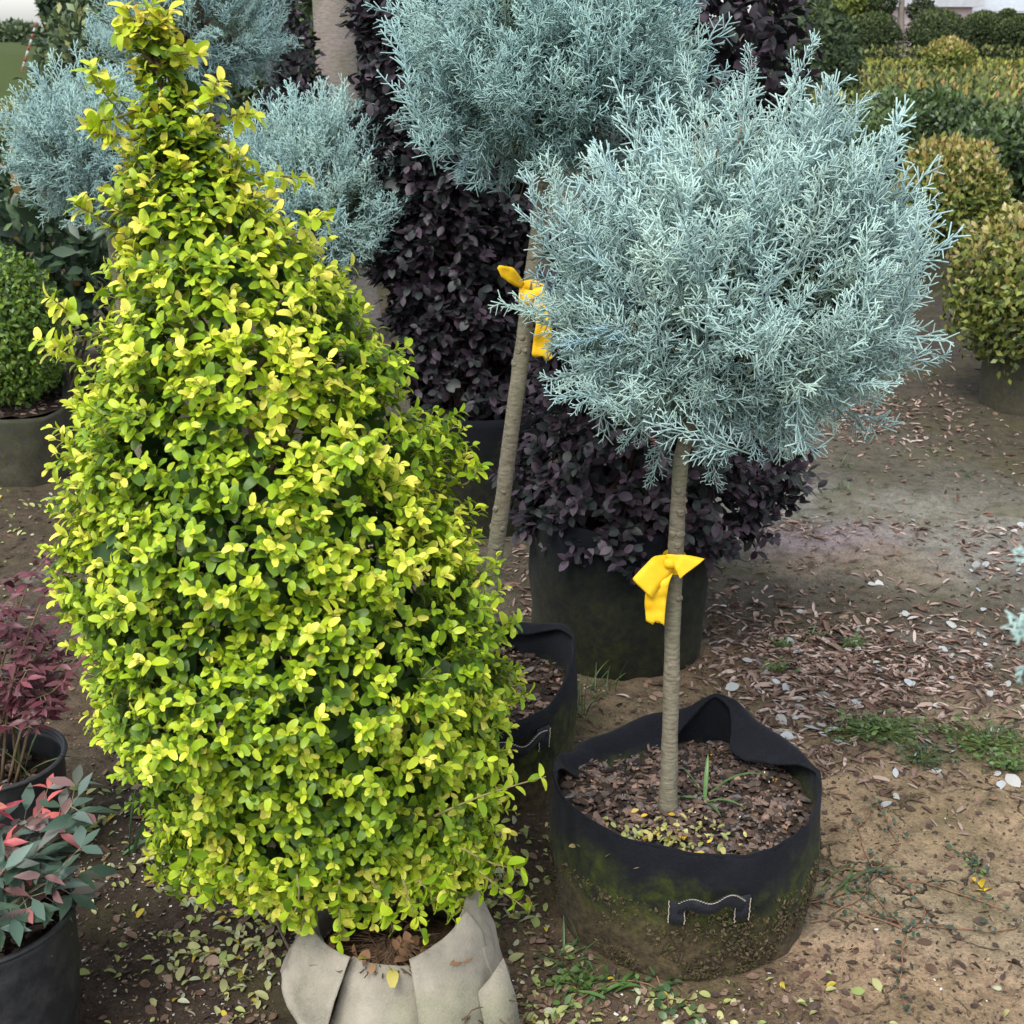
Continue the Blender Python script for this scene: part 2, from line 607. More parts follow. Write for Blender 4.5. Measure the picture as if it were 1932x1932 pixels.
def emit(crown_parent, name, temps, P, B, Sc, Cc, tid, mat, nsingle=0, stuff='crown', nest=True, maxrow=1932):
    """instances of leaf templates: the ones that show largest become objects, the rest one mesh"""
    n = len(P)
    sel = np.zeros(n, bool)
    if nsingle:
        x, y, d = project(P)
        inv = (x > 5) & (x < 1927) & (y > 5) & (y < maxrow)
        idx = np.where(inv)[0]
        cell = 14
        key = (x[idx] // cell).astype(int) * 1000 + (y[idx] // cell).astype(int)
        order = np.lexsort((d[idx], key))
        k2 = key[order]
        first = np.concatenate([[True], k2[1:] != k2[:-1]])[:len(k2)]
        front = idx[order[first]]
        if len(front) < nsingle:
            rest = np.setdiff1d(idx, front)
            rest = rest[np.argsort(d[rest])]
            front = np.concatenate([front, rest[:nsingle - len(front)]])
        big = front[np.argsort(-(Sc[front] / d[front]))][:nsingle]
        sel[big] = True
    rest = np.where(~sel)[0]
    ori = ORI[crown_parent.name]
    if len(rest) == 0:
        crown = crown_parent
    else:
        acc = Acc()
        for t in range(len(temps)):
            ids = rest[tid[rest] == t]
            if not len(ids):
                continue
            V, F, A = temps[t]
            Vw = np.einsum('nij,vj->nvi', B[ids], V) * Sc[ids][:, None, None] + P[ids][:, None]
            nv = len(V)
            Fl = [(f[None] + (np.arange(len(ids)) * nv)[:, None, None]).reshape(-1, f.shape[1]) for f in (F if isinstance(F, list) else [F])]
            if A.ndim == 1:
                cc = np.concatenate([np.repeat(Cc[ids][:, None, :], nv, 1), np.tile(A[None, :, None], (len(ids), 1, 1))], 2)
            else:
                cc = np.concatenate([Cc[ids][:, None, :] * A[None], np.ones((len(ids), nv, 1))], 2)
            acc.add(Vw.reshape(-1, 3), Fl, cc.reshape(-1, 4))
        V, F, cc = acc.get()
        crown = part(stuff, crown_parent, V, F, mat, cc, kind='stuff')
    if sel.any():
        ids = np.where(sel)[0]
        nb = 14
        lum = Cc[ids].sum(1)
        rank = np.argsort(np.argsort(lum)) * nb // max(1, len(ids))
        cache = {}
        for t in range(len(temps)):
            for b in range(nb):
                m = (tid[ids] == t) & (rank == b)
                if not m.any():
                    continue
                V, F, A = temps[t]
                c = Cc[ids[m]].mean(0)
                if A.ndim == 1:
                    cc = np.concatenate([np.tile(c, (len(V), 1)), A[:, None]], 1)
                else:
                    cc = c[None] * A
                cache[(t, b)] = mesh(name, V, F, cc, True, mat)
        pr = crown if nest else crown_parent
        for q, i in enumerate(ids):
            o = bpy.data.objects.new(name, cache[(tid[i], rank[q])])
            C.objects.link(o)
            o.parent = pr
            mt = Matrix.Identity(4)
            for r in range(3):
                for c in range(3):
                    mt[r][c] = float(B[i, r, c] * Sc[i])
                mt[r][3] = float(P[i, r] - ori[r])
            o.matrix_basis = mt
    return crown


def rnd_dir(n):
    return nrm(rng.normal(size=(n, 3)))


def pick(pal, wts, n):
    pal = np.asarray(pal, float)
    w_ = np.asarray(wts, float)
    i = rng.choice(len(pal), n, p=w_ / w_.sum())
    c = pal[i] * rng.uniform(0.8, 1.2, (n, 1))
    return c


def shoots(P, D, L, npair, leaf_len, ang=(65, 30), up=0.35, jit=0.25, grow=(1.0, 0.55)):
    """opposite leaf pairs along each shoot. returns leaf pos, frame, scale, age (0 old .. 1 tip), shoot id"""
    n = len(P)
    D = nrm(D)
    side0 = nrm(np.cross(D, rnd_dir(n)))
    out = []
    for k in range(npair):
        s = (k + 0.6) / npair
        pos = P + D * (L * s)[:, None]
        a = math.radians(ang[0] + (ang[1] - ang[0]) * s)
        rot = k * math.pi / 2 + 0.3
        sd = side0 * math.cos(rot) + np.cross(D, side0) * math.sin(rot)
        for sg in (1, -1):
            d = D * math.cos(a) + sg * sd * math.sin(a) + rng.normal(size=(n, 3)) * jit
            nn = D + np.array([0, 0, up]) + rng.normal(size=(n, 3)) * jit * 0.8
            B = frames(d, nn)
            sc = leaf_len * (grow[0] + (grow[1] - grow[0]) * s) * rng.uniform(0.7, 1.25, n)
            out.append((pos, B, sc, np.full(n, s), np.arange(n)))
    return [np.concatenate([o[i] for o in out]) for i in range(5)]


# ================================================================== GROUND
def axis(dense0, dense1, step, lo, hi, g=1.18):
    a = list(np.arange(dense0, dense1, step))
    s, x = step, dense1
    while x < hi:
        a.append(x)
        s *= g
        x += s
    a.append(hi)
    s, x = step, dense0
    b = []
    while x > lo:
        s *= g
        x -= s
        b.append(max(x, lo))
    return np.array(sorted(set(b + a)))


BLOBS = [  # px, py, radius x, radius y (m), colour, strength, clay
    (1750, 1600, 0.75, 0.50, (0.27, 0.212, 0.140), 1.0, 1.0),
    (1500, 1900, 0.50, 0.16, (0.30, 0.21, 0.135), 1.0, 0.6),
    (1650, 1480, 0.40, 0.22, (0.25, 0.18, 0.11), 0.8, 0.7),
    (1360, 1270, 0.22, 0.20, (0.17, 0.115, 0.072), 0.8, 0.2),
    (1180, 1330, 0.35, 0.16, (0.15, 0.11, 0.068), 0.7, 0.2),
    (1680, 940, 0.62, 0.62, (0.205, 0.20, 0.178), 1.0, 0.0),
    (1780, 960, 0.35, 0.30, (0.20, 0.19, 0.155), 0.7, 0.0),
    (1590, 870, 0.30, 0.25, (0.13, 0.12, 0.10), 0.9, 0.0),
    (1570, 1020, 0.28, 0.16, (0.26, 0.21, 0.215), 0.9, 0.0),
    (1640, 1060, 0.25, 0.14, (0.19, 0.15, 0.105), 0.7, 0.0),
    (1850, 1230, 0.20, 0.10, (0.16, 0.15, 0.13), 0.7, 0.0),
    (1750, 1420, 0.16, 0.06, (0.07, 0.065, 0.055), 0.6, 0.0),
    (250, 1700, 0.40, 0.35, (0.045, 0.033, 0.026), 1.0, 0.0),
    (400, 1850, 0.40, 0.20, (0.055, 0.040, 0.030), 1.0, 0.0),
    (150, 1330, 0.30, 0.30, (0.085, 0.06, 0.04), 0.8, 0.0),
    (100, 1000, 0.50, 0.5, (0.07, 0.052, 0.036), 0.8, 0.0),
    (130, 760, 0.5, 0.5, (0.11, 0.075, 0.05), 0.8, 0.0),
    (1000, 1820, 0.20, 0.20, (0.10, 0.075, 0.045), 0.9, 0.2),
    (1280, 1910, 0.30, 0.10, (0.09, 0.065, 0.042), 0.8, 0.0),
    (960, 1620, 0.20, 0.25, (0.05, 0.036, 0.026), 0.9, 0.0),
    (1700, 620, 1.5, 1.0, (0.045, 0.037, 0.03), 0.9, 0.0),  # dark soil, with shade under the far bushes put into its colour
    (1850, 850, 0.75, 0.55, (0.06, 0.052, 0.033), 0.7, 0.0),
]


def ground_h(X, Y):
    P = np.stack([X, Y, np.zeros_like(X)], -1)
    near = np.exp(-((Y - 2.5) / 7) ** 2)
    h = 0.03 * (vn(P, 1.7, 3) - 0.5) + 0.018 * (vn(P, 7, 4) - 0.5) + 0.010 * (vn(P, 22, 5) - 0.5) + 0.006 * (vn(P, 60, 6) - 0.5)
    return h * near


def build_ground():
    xs = axis(-1.6, 2.2, 0.013, -400, 400, 1.13)
    ys = axis(1.55, 4.3, 0.014, -6, 600, 1.07)
    X, Y = np.meshgrid(xs, ys, indexing='ij')
    Z = ground_h(X, Y)
    base = np.array([0.078, 0.067, 0.048])
    P = np.stack([X, Y, np.zeros_like(X)], -1)
    col = np.tile(base, X.shape + (1,))
    clay = np.full(X.shape, 0.15)
    wx = X + 0.22 * (vn(P, 3, 21) - 0.5) + 0.10 * (vn(P, 11, 22) - 0.5)
    wy = Y + 0.22 * (vn(P, 3, 23) - 0.5) + 0.10 * (vn(P, 11, 24) - 0.5)
    for px, py, rx, ry, c, s, cl in BLOBS:
        g = gp(px, py)
        q = ((wx - g[0]) / rx) ** 2 + ((wy - g[1]) / (ry * 1.25)) ** 2
        wgt = s / (1 + np.exp((q - 1.0) * 4))
        col = col * (1 - wgt[..., None]) + np.array(c) * wgt[..., None]
        clay = clay * (1 - wgt) + cl * wgt
    V = np.stack([X, Y, Z], -1).reshape(-1, 3)
    cc = np.concatenate([col.reshape(-1, 3), clay.reshape(-1, 1)], 1)
    o = link('ground', mesh('ground', V, grid_faces(len(xs), len(ys)), cc, True, M['ground']))
    tag(o, 'bare clay soil floor of the nursery', None, None, 'structure')


build_ground()


def gz(x, y):
    return float(ground_h(np.array([x]), np.array([y]))[0])


# ================================================================== POTS
def wall_grid(center, prof_fn, nth, nrow):
    """prof_fn(theta array) -> r (nth,nrow), z (nth,nrow)"""
    th = np.linspace(0, 2 * np.pi, nth, endpoint=False)
    r, z = prof_fn(th)
    V = np.stack([r * np.cos(th)[:, None], r * np.sin(th)[:, None], z], -1) + np.asarray(center)
    return V.reshape(-1, 3), grid_faces(nth, r.shape[1], True)


def solidify(o, t, off=-1):
    md = o.modifiers.new('thickness', 'SOLIDIFY')
    md.thickness = t
    md.offset = off
    return o


def table(th, pts):
    a = np.array([p[0] for p in pts]) * np.pi / 180
    v = np.array([p[1] for p in pts], float)
    a = np.concatenate([a - 2 * np.pi, a, a + 2 * np.pi])
    v = np.concatenate([v, v, v])
    # smooth interpolation
    x = np.linspace(0, 2 * np.pi, 720, endpoint=False)
    y = np.interp(x, a, v)
    for _ in range(14):
        y = (np.roll(y, 1) + 2 * y + np.roll(y, -1)) / 4
    return np.interp(th, np.concatenate([x, [2 * np.pi]]), np.concatenate([y, [y[0]]]))


def soil_disc(c, r, z, amp=0.012, seed=0, nth=60, nr=24, dome=0.0):
    th = np.linspace(0, 2 * np.pi, nth, endpoint=False)
    rr = np.linspace(0.004, 1, nr)
    R = np.outer(np.ones(nth), rr) * r
    X = c[0] + R * np.cos(th)[:, None]
    Y = c[1] + R * np.sin(th)[:, None]
    P = np.stack([X, Y, np.zeros_like(X)], -1)
    Z = z + amp * (vn(P, 14, seed) - 0.5) * 2 + amp * 0.8 * (vn(P, 45, seed + 1) - 0.5) * 2 + dome * (1 - (R / r) ** 2)
    V = np.stack([X, Y, Z], -1).reshape(-1, 3)
    return V, grid_faces(nth, nr, True)


def chip_t(seed):
    r = np.random.default_rng(seed)
    n = 5
    a = np.sort(r.uniform(0, 2 * np.pi, n)) * 0.3 + np.linspace(0, 2 * np.pi, n, endpoint=False) * 0.7
    e = np.stack([np.cos(a) * 0.5 * r.uniform(.7, 1.1, n) * 0.6, np.sin(a) * 0.5 * r.uniform(.7, 1.1, n)], 1)
    top = np.c_[e * 0.85, 0.05 + 0.05 * r.normal(size=n)]
    bot = np.c_[e, -0.05 + 0.03 * r.normal(size=n)]
    V = np.concatenate([bot, top, [[0, 0, 0.07]]])
    F4 = np.array([[i, (i + 1) % n, n + (i + 1) % n, n + i] for i in range(n)])
    F3 = np.array([[n + i, n + (i + 1) % n, 2 * n] for i in range(n)])
    return V, [F4, F3], np.ones(len(V))


CHIPS = [chip_t(s) for s in range(6)]
CHIP_PAL = [(0.055, 0.038, 0.030), (0.10, 0.068, 0.05), (0.16, 0.11, 0.085), (0.24, 0.16, 0.125), (0.03, 0.024, 0.022), (0.13, 0.115, 0.11)]


def chips(parent, c, r, z, n, size, nsingle, maxr=1.0, pal=CHIP_PAL, wts=(3, 3, 3, 2, 3, 2), name='bark_chip', stuff='bark_mulch', seed=0, dome=0.0):
    R = r * np.sqrt(rng.uniform(0, 1, n)) * maxr
    th = rng.uniform(0, 2 * np.pi, n)
    P = np.stack([c[0] + R * np.cos(th), c[1] + R * np.sin(th), np.zeros(n)], 1)
    P[:, 2] = z + 0.012 * (vn(P, 14, seed) - 0.5) * 2 + 0.0096 * (vn(P * np.array([1, 1, 0]), 45, seed + 1) - 0.5) * 2 + 0.004 + rng.uniform(0, 0.005, n) + dome * (1 - (R / r) ** 2)
    up = np.array([0, 0, 1.0]) + rng.normal(size=(n, 3)) * 0.35
    d = rnd_dir(n) * np.array([1, 1, 0.25])
    sc = size * np.minimum(rng.lognormal(0, 0.45, n), 2.2)
    emit(parent, name, CHIPS, P, frames(d, up), sc, pick(pal, wts, n), rng.integers(0, len(CHIPS), n), M['chip'], nsingle, stuff)


# ---- front pot with floppy rim
FP = gp(1292, 1503, 0.22)
FP = np.array([FP[0], FP[1], 0.0])


def front_pot():
    c = FP
    t = thing('fabric_pot', 'black felt pot with floppy rim and front handle holding the nearest blue tree', 'pot', c, 'black felt pots')

    def prof(th):
        #   angle: 0 right, 90 back, 180 left, 270 front
        hf = table(th, [(0, .272), (14, .262), (30, .272), (48, .278), (60, .305), (70, .310), (82, .275), (100, .268), (125, .250), (150, .245), (168, .268), (185, .290), (205, .278), (230, .268), (270, .262), (310, .258), (340, .264)])
        fl = table(th, [(0, .006), (14, .015), (22, .05), (36, .085), (50, .085), (60, .025), (70, .004), (82, .03), (100, .095), (125, .125), (150, .10), (168, .02), (185, .004), (230, .004), (270, .004), (320, .004)])
        an = np.radians(table(th, [(0, 60), (30, 72), (55, 66), (70, 70), (100, 46), (125, 50), (150, 42), (180, 20), (270, 20)]))
        rr = table(th, [(0, .246), (30, .236), (55, .236), (70, .248), (90, .232), (120, .226), (150, .238), (185, .240), (230, .240), (270, .240), (320, .246)])
        nw, nfl = 20, 9
        R = np.zeros((len(th), nw + nfl))
        Z = np.zeros_like(R)
        for i in range(nw):
            s = i / (nw - 1)
            z = s * hf
            belly = 0.010 * np.sin(np.pi * s) + 0.006 * np.sin(3 * th + 2.2 * s * 3) * s * (1 - s) * 2
            R[:, i] = 0.226 * (1 - s) ** 1.6 + rr * (1 - (1 - s) ** 1.6) + belly
            Z[:, i] = z - 0.02 * (1 - s)
        for j in range(nfl):
            s = (j + 1) / nfl
            bend = np.minimum(1, s * 2.2)
            R[:, nw + j] = rr - fl * np.sin(an) * s - 0.002 * bend
            Z[:, nw + j] = hf - fl * np.cos(an) * s * bend + 0.006 * np.sin(np.pi * min(1, s * 2)) * np.minimum(1, fl * 20)
        P = np.stack([R * np.cos(th)[:, None], R * np.sin(th)[:, None], Z], -1)
        R += 0.020 * (vn(P * np.array([1, 1, .6]), 9, 31) - 0.5) + 0.010 * (vn(P * np.array([1, 1, .5]), 26, 32) - 0.5) + 0.004 * (vn(P, 70, 33) - .5)
        Z += 0.010 * (vn(P * np.array([1, 1, 0]), 13, 34) - .5) * (Z / .27)
        return R, Z

    V, F = wall_grid(c, prof, 200, 0)
    o = part('wall', t, V, F, M['felt_black'])
    solidify(o, 0.004)
    V, F = soil_disc(c, 0.238, 0.205, 0.012, 41)
    s = part('soil', t, V, F, M['soil'])
    chips(s, c, 0.225, 0.205, 3000, 0.0155, 240, seed=41)
    # fertiliser beads
    n = 60
    R = 0.2 * np.sqrt(rng.uniform(0, 1, n))
    th = rng.uniform(0, 2 * np.pi, n)
    P = np.stack([c[0] + R * np.cos(th), c[1] + R * np.sin(th), np.full(n, 0.222)], 1)
    emit(s, 'bead', CHIPS, P, frames(rnd_dir(n), rnd_dir(n)), np.full(n, 0.006), pick([(0.5, 0.24, 0.04), (0.62, 0.6, 0.55)], (3, 1), n), rng.integers(0, 6, n), M['chip'], 0, 'fertiliser_beads')
    # pale fallen leaves on the near side of the soil
    n = 170
    P = np.stack([c[0] - 0.045 + rng.normal(0, 0.06, n), c[1] - 0.14 + rng.normal(0, 0.035, n), 0.222 + rng.uniform(0, 0.012, n)], 1)
    d = rnd_dir(n) * np.array([1, 1, 0.35])
    up = np.array([0, 0, 1.0]) + rng.normal(size=(n, 3)) * 0.5
    emit(s, 'fallen_leaf', LT_GOLD, P, frames(d, up), rng.uniform(.008, .016, n), pick([(0.30, 0.32, 0.10), (0.46, 0.42, 0.16), (0.55, 0.36, 0.04), (0.26, 0.20, 0.09), (0.3, 0.36, 0.13)], (4, 4, 2, 3, 2), n), rng.integers(0, 3, n), M['dry'], 40, 'leaf_scatter')
    # soil clinging to the lower wall
    n = 9000
    th = rng.uniform(0, 2 * np.pi, n)
    zz = 0.16 * rng.uniform(0, 1, n) ** 1.6
    rr = 0.226 * (1 - zz / .27) ** 1.6 + 0.242 * (1 - (1 - zz / .27) ** 1.6) + 0.010 * np.sin(np.pi * zz / .27) + 0.002
    P = np.stack([c[0] + rr * np.cos(th), c[1] + rr * np.sin(th), zz], 1)
    keep = vn(P, 16, 3) + rng.uniform(-.2, .2, n) > 0.30 + zz * 1.3
    P = P[keep]
    out = nrm(P - c - np.array([0, 0, .1]))
    n = len(P)
    emit(t, 'crumb', CHIPS, P, frames(rnd_dir(n), out + rng.normal(size=(n, 3)) * .5), rng.uniform(.004, .012, n), pick([(0.08, 0.058, 0.034), (0.12, 0.088, 0.05), (0.05, 0.04, 0.024), (0.06, 0.07, 0.015)], (3, 2, 3, 1.5), n), rng.integers(0, 6, n), M['chip'], 0, 'soil_crust')
    # handles
    handle(t, c, 0.250, 273, 0.135, 0.026, 12.5, True)
    handle(t, c + np.array([0, 0, 0]), 0.150, 112, 0.165, 0.014, 19, True, inner=True)
    return t


def handle(t, c, r, adeg, z, rise, span, stitched, inner=False):
    """strap sewn down at both ends, its middle pulled up to a loop"""
    h = thing_part = link('handle', None, t)
    acc_s = Acc()
    W = 0.046
    for e in (-1, 1):
        a0 = math.radians(adeg + e * span * 0.72)
        a1 = math.radians(adeg + e * span * 1.25)
        aa = np.linspace(a0, a1, 5)
        P = []
        for a in aa:
            for zz in np.linspace(0, W, 4):
                lean = 1.0 * zz if inner else 0.03 * zz
                rr = r + 0.006 + lean
                P.append((c[0] + rr * math.cos(a), c[1] + rr * math.sin(a), c[2] + z + zz + 0.003 * e))
        o = part('strap_end', h, np.array(P), grid_faces(5, 4), M['webbing'])
        solidify(o, 0.003, 0)
    aa = np.linspace(-1, 1, 15) * math.radians(span * 0.95)
    P = []
    for k, a in enumerate(aa):
        q = k / 14
        b = math.sin(math.pi * q)
        dip = 0.026 * math.exp(-((q - 0.45) / 0.22) ** 2)
        for zz in (0, 0.5, 1):
            rr = r + 0.008 + 0.020 * b + zz * 0.006 + (1.0 * (0.012 + 0.026 * zz) if inner else 0)
            P.append((c[0] + rr * math.cos(math.radians(adeg) + a), c[1] + rr * math.sin(math.radians(adeg) + a), c[2] + z + 0.020 + rise * b * 1.6 + zz * 0.026 - dip))
    o = part('strap_loop', h, np.array(P), grid_faces(15, 3), M['webbing'])
    solidify(o, 0.003, 0)
    # frayed pale stitching
    acc = Acc()
    for e in (-1, 1):
        for kk in (0.75, 1.22):
            a = math.radians(adeg + e * span * kk)
            for q in range(9):
                zz = W * q / 9
                rr = r + 0.0095 + (1.0 * zz if inner else 0.03 * zz)
                p0 = np.array([c[0] + rr * math.cos(a), c[1] + rr * math.sin(a), c[2] + z + zz])
                p1 = p0 + np.array([rng.normal(0, .0008), 0, W / 11])
                v, f, cc = sticks([p0], [p1], np.array([0.0011]), np.array([0.0009]), (0.34, 0.30, 0.23), (0.34, 0.30, 0.23))
                acc.add(v, f, cc)
    for q in range(28):
        k = q / 27
        a = math.radians(adeg) + (k * 2 - 1) * math.radians(span * 0.95)
        b = math.sin(math.pi * k)
        dip = 0.026 * math.exp(-((k - 0.45) / 0.22) ** 2)
        rr = r + 0.0165 + 0.020 * b + (0.038 if inner else 0)
        p0 = np.array([c[0] + rr * math.cos(a), c[1] + rr * math.sin(a), c[2] + z + 0.046 + rise * b * 1.6 - dip])
        da = math.radians(span * 0.95) * 2 / 27
        p1 = p0 + np.array([-math.sin(a) * rr * da * .9, math.cos(a) * rr * da * .9, 0.001])
        v, f, cc = sticks([p0], [p1], np.array([0.0010]), np.array([0.0009]), (0.34, 0.30, 0.23), (0.34, 0.30, 0.23))
        acc.add(v, f, cc)
    V, F, cc = acc.get()
    part('stitching', h, V, F, M['twig'], cc)


def plain_pot(name, label, c, rb, rt, H, mat, hf=None, fold=None, seed=0, grp=None, soil_drop=0.05, cat='pot', nchip=700, lip=0.0, nsing=40):
    t = thing(name, label, cat, (c[0], c[1], 0), grp)

    def prof(th):
        h = table(th, hf) if hf else np.full_like(th, H)
        fl = table(th, fold) if fold else np.full_like(th, 0.004)
        nw, nfl = 16, 6
        R = np.zeros((len(th), nw + nfl))
        Z = np.zeros_like(R)
        for i in range(nw):
            s = i / (nw - 1)
            R[:, i] = rb + (rt - rb) * s + 0.006 * math.sin(math.pi * s)
            Z[:, i] = s * (h + 0.02) - 0.02
        for j in range(nfl):
            s = (j + 1) / nfl
            R[:, nw + j] = rt - fl * s * 0.75 - 0.002
            Z[:, nw + j] = h - fl * s * 0.7
        P = np.stack([R * np.cos(th)[:, None], R * np.sin(th)[:, None], Z], -1)
        k = 0.3 if lip else 1.0
        R += k * (0.014 * (vn(P, 9, seed) - 0.5) + 0.008 * (vn(P, 24, seed + 1) - 0.5))
        return R, Z

    V, F = wall_grid((c[0], c[1], 0), prof, 96, 0)
    o = part('wall', t, V, F, mat)
    solidify(o, 0.004)
    if lip:
        th = np.linspace(0, 2 * np.pi, 65)
        rim = np.stack([c[0] + (rt + 0.003) * np.cos(th), c[1] + (rt + 0.003) * np.sin(th), np.full(65, H)], 1)
        v, f = tube(rim, lip, 8)
        part('rim', t, v, f, mat)
    zs = H - soil_drop
    V, F = soil_disc((c[0], c[1]), rt - 0.006, zs, 0.01, seed + 5, 40, 14)
    s = part('soil', t, V, F, M['soil'])
    if nchip:
        chips(s, c, rt * 0.95, zs, nchip, 0.016, nsing, seed=seed + 5)
    return t


# ------------------------------------------------------------------ leaf template families
LT_GOLD = [leaf_t(0.56, (0.12, 0.68, 0.96, 1.0, 0.88, 0.42), 0.25, 0.32), leaf_t(0.50, (0.12, 0.62, 0.92, 1.0, 0.86, 0.36), 0.42, 0.15, wave=0.02), leaf_t(0.62, (0.15, 0.72, 0.98, 1.0, 0.84, 0.40), 0.15, 0.5, wave=-0.02)]
LT_OVAL = [leaf_t(0.62, (0.12, 0.85, 1.0, 0.78, 0.08), 0.12, 0.18), leaf_t(0.70, (0.15, 0.9, 1.0, 0.8, 0.1), -0.1, 0.25), leaf_t(0.56, (0.12, 0.8, 1.0, 0.75, 0.06), 0.25, 0.05)]
LT_LANCE = [leaf_t(0.36, (0.08, 0.72, 1.0, 0.6, 0.02), 0.2, 0.2), leaf_t(0.32, (0.08, 0.78, 1.0, 0.55, 0.02), 0.35, 0.35), leaf_t(0.40, (0.08, 0.7, 1.0, 0.62, 0.03), 0.1, 0.1)]
LT_LOW = [leaf_low(0.55, 0.3, 0.2), leaf_low(0.48, -0.2, 0.3), leaf_low(0.62, 0.1, 0.1)]
LT_LOWL = [leaf_low(0.36, 0.3, 0.2), leaf_low(0.32, 0.2, 0.4)]

front_pot()

pots_c = {}
P2 = gp(893, 1278, 0.24)
P2[2] = 0
p2 = plain_pot('fabric_pot', 'black felt pot with sagging rim half hidden behind the golden shrub', P2, 0.205, 0.215, 0.27, M['felt_black'],
               hf=[(0, .335), (25, .325), (50, .29), (90, .27), (180, .27), (250, .26), (290, .235), (320, .25), (345, .315)],
               fold=[(0, .004), (60, .03), (100, .02), (180, .004), (270, .004), (300, .01)], seed=51, grp='black felt pots', soil_drop=0.06, nchip=900, nsing=60)
handle(p2, np.array([P2[0], P2[1], 0]), 0.218, 296, 0.165, 0.012, 15, True)
P3 = at(1164, 1190, 3.23)
P3[2] = 0
plain_pot('fabric_pot', 'tall black felt pot behind the yellow ribbon, under purple leaves', P3, 0.222, 0.232, 0.40, M['felt_black2'], hf=[(0, .38), (60, .4), (120, .4), (180, .405), (240, .40), (300, .385)], seed=61, grp='black felt pots', nchip=200, nsing=10)
P4 = at(905, 960, 4.15)
P4[2] = 0
plain_pot('fabric_pot', 'farther black felt pot behind the leaning trunk, under the darkest purple column', P4, 0.21, 0.22, 0.41, M['felt_black2'], seed=71, grp='black felt pots', nchip=200, nsing=0)
# plastic pots of the nandinas
PN1 = gp(-42, 1715, 0.27) * np.array([1, 1, 0])
plain_pot('plastic_pot', 'black plastic pot cut by the bottom left corner', PN1, 0.115, 0.142, 0.27, M['plastic'], seed=81, grp='black plastic pots', soil_drop=0.045, nchip=500, lip=0.005, nsing=40)
PN2 = gp(-8, 1428, 0.25) * np.array([1, 1, 0])
plain_pot('plastic_pot', 'black plastic pot at left edge under the red nandina', PN2, 0.098, 0.122, 0.25, M['plastic'], seed=91, grp='black plastic pots', soil_drop=0.06, nchip=300, lip=0.005, nsing=20)
PB = gp(20, 905, 0)
PB[1] += 0.12
plain_pot('grow_bag', 'grey fabric grow bag with folded collar under the clipped bush at left edge', PB, 0.20, 0.20, 0.30, M['felt_grey'], hf=[(0, .26), (40, .34), (70, .36), (110, .32), (180, .30), (270, .25), (320, .24)], fold=[(0, .05), (40, .02), (90, .03), (180, .05), (270, .07), (320, .06)], seed=101, grp='grey fabric bags', nchip=200, nsing=0)
PR2 = at(1950, 730, 5.6)
PR2[2] = 0
plain_pot('grow_bag', 'grey mossy fabric bag at right edge under the bronze bush', PR2, 0.22, 0.215, 0.38, M['felt_grey'], seed=111, grp='grey fabric bags', nchip=100, nsing=0)
PR1 = at(1795, 480, 8.4)
PR1[2] = 0
plain_pot('grow_bag', 'grey fabric bag in shade behind the blue crown, under the farther bronze bush', PR1, 0.22, 0.215, 0.36, M['felt_grey'], seed=121, grp='grey fabric bags', nchip=0)
PBK = at(165, 690, 6.0)
PBK[2] = 0
plain_pot('grow_bag', 'flattened dark grey bag on the ground behind golden shrub tips at left', PBK, 0.2, 0.19, 0.10, M['felt_grey'], seed=131, grp='grey fabric bags', nchip=0, soil_drop=0.02, fold=[(0, .06), (90, .02), (180, .07), (270, .05)])


# ---- beige root bag of the golden shrub
GC = gp(745, 1800, 0.10)
GC[2] = 0


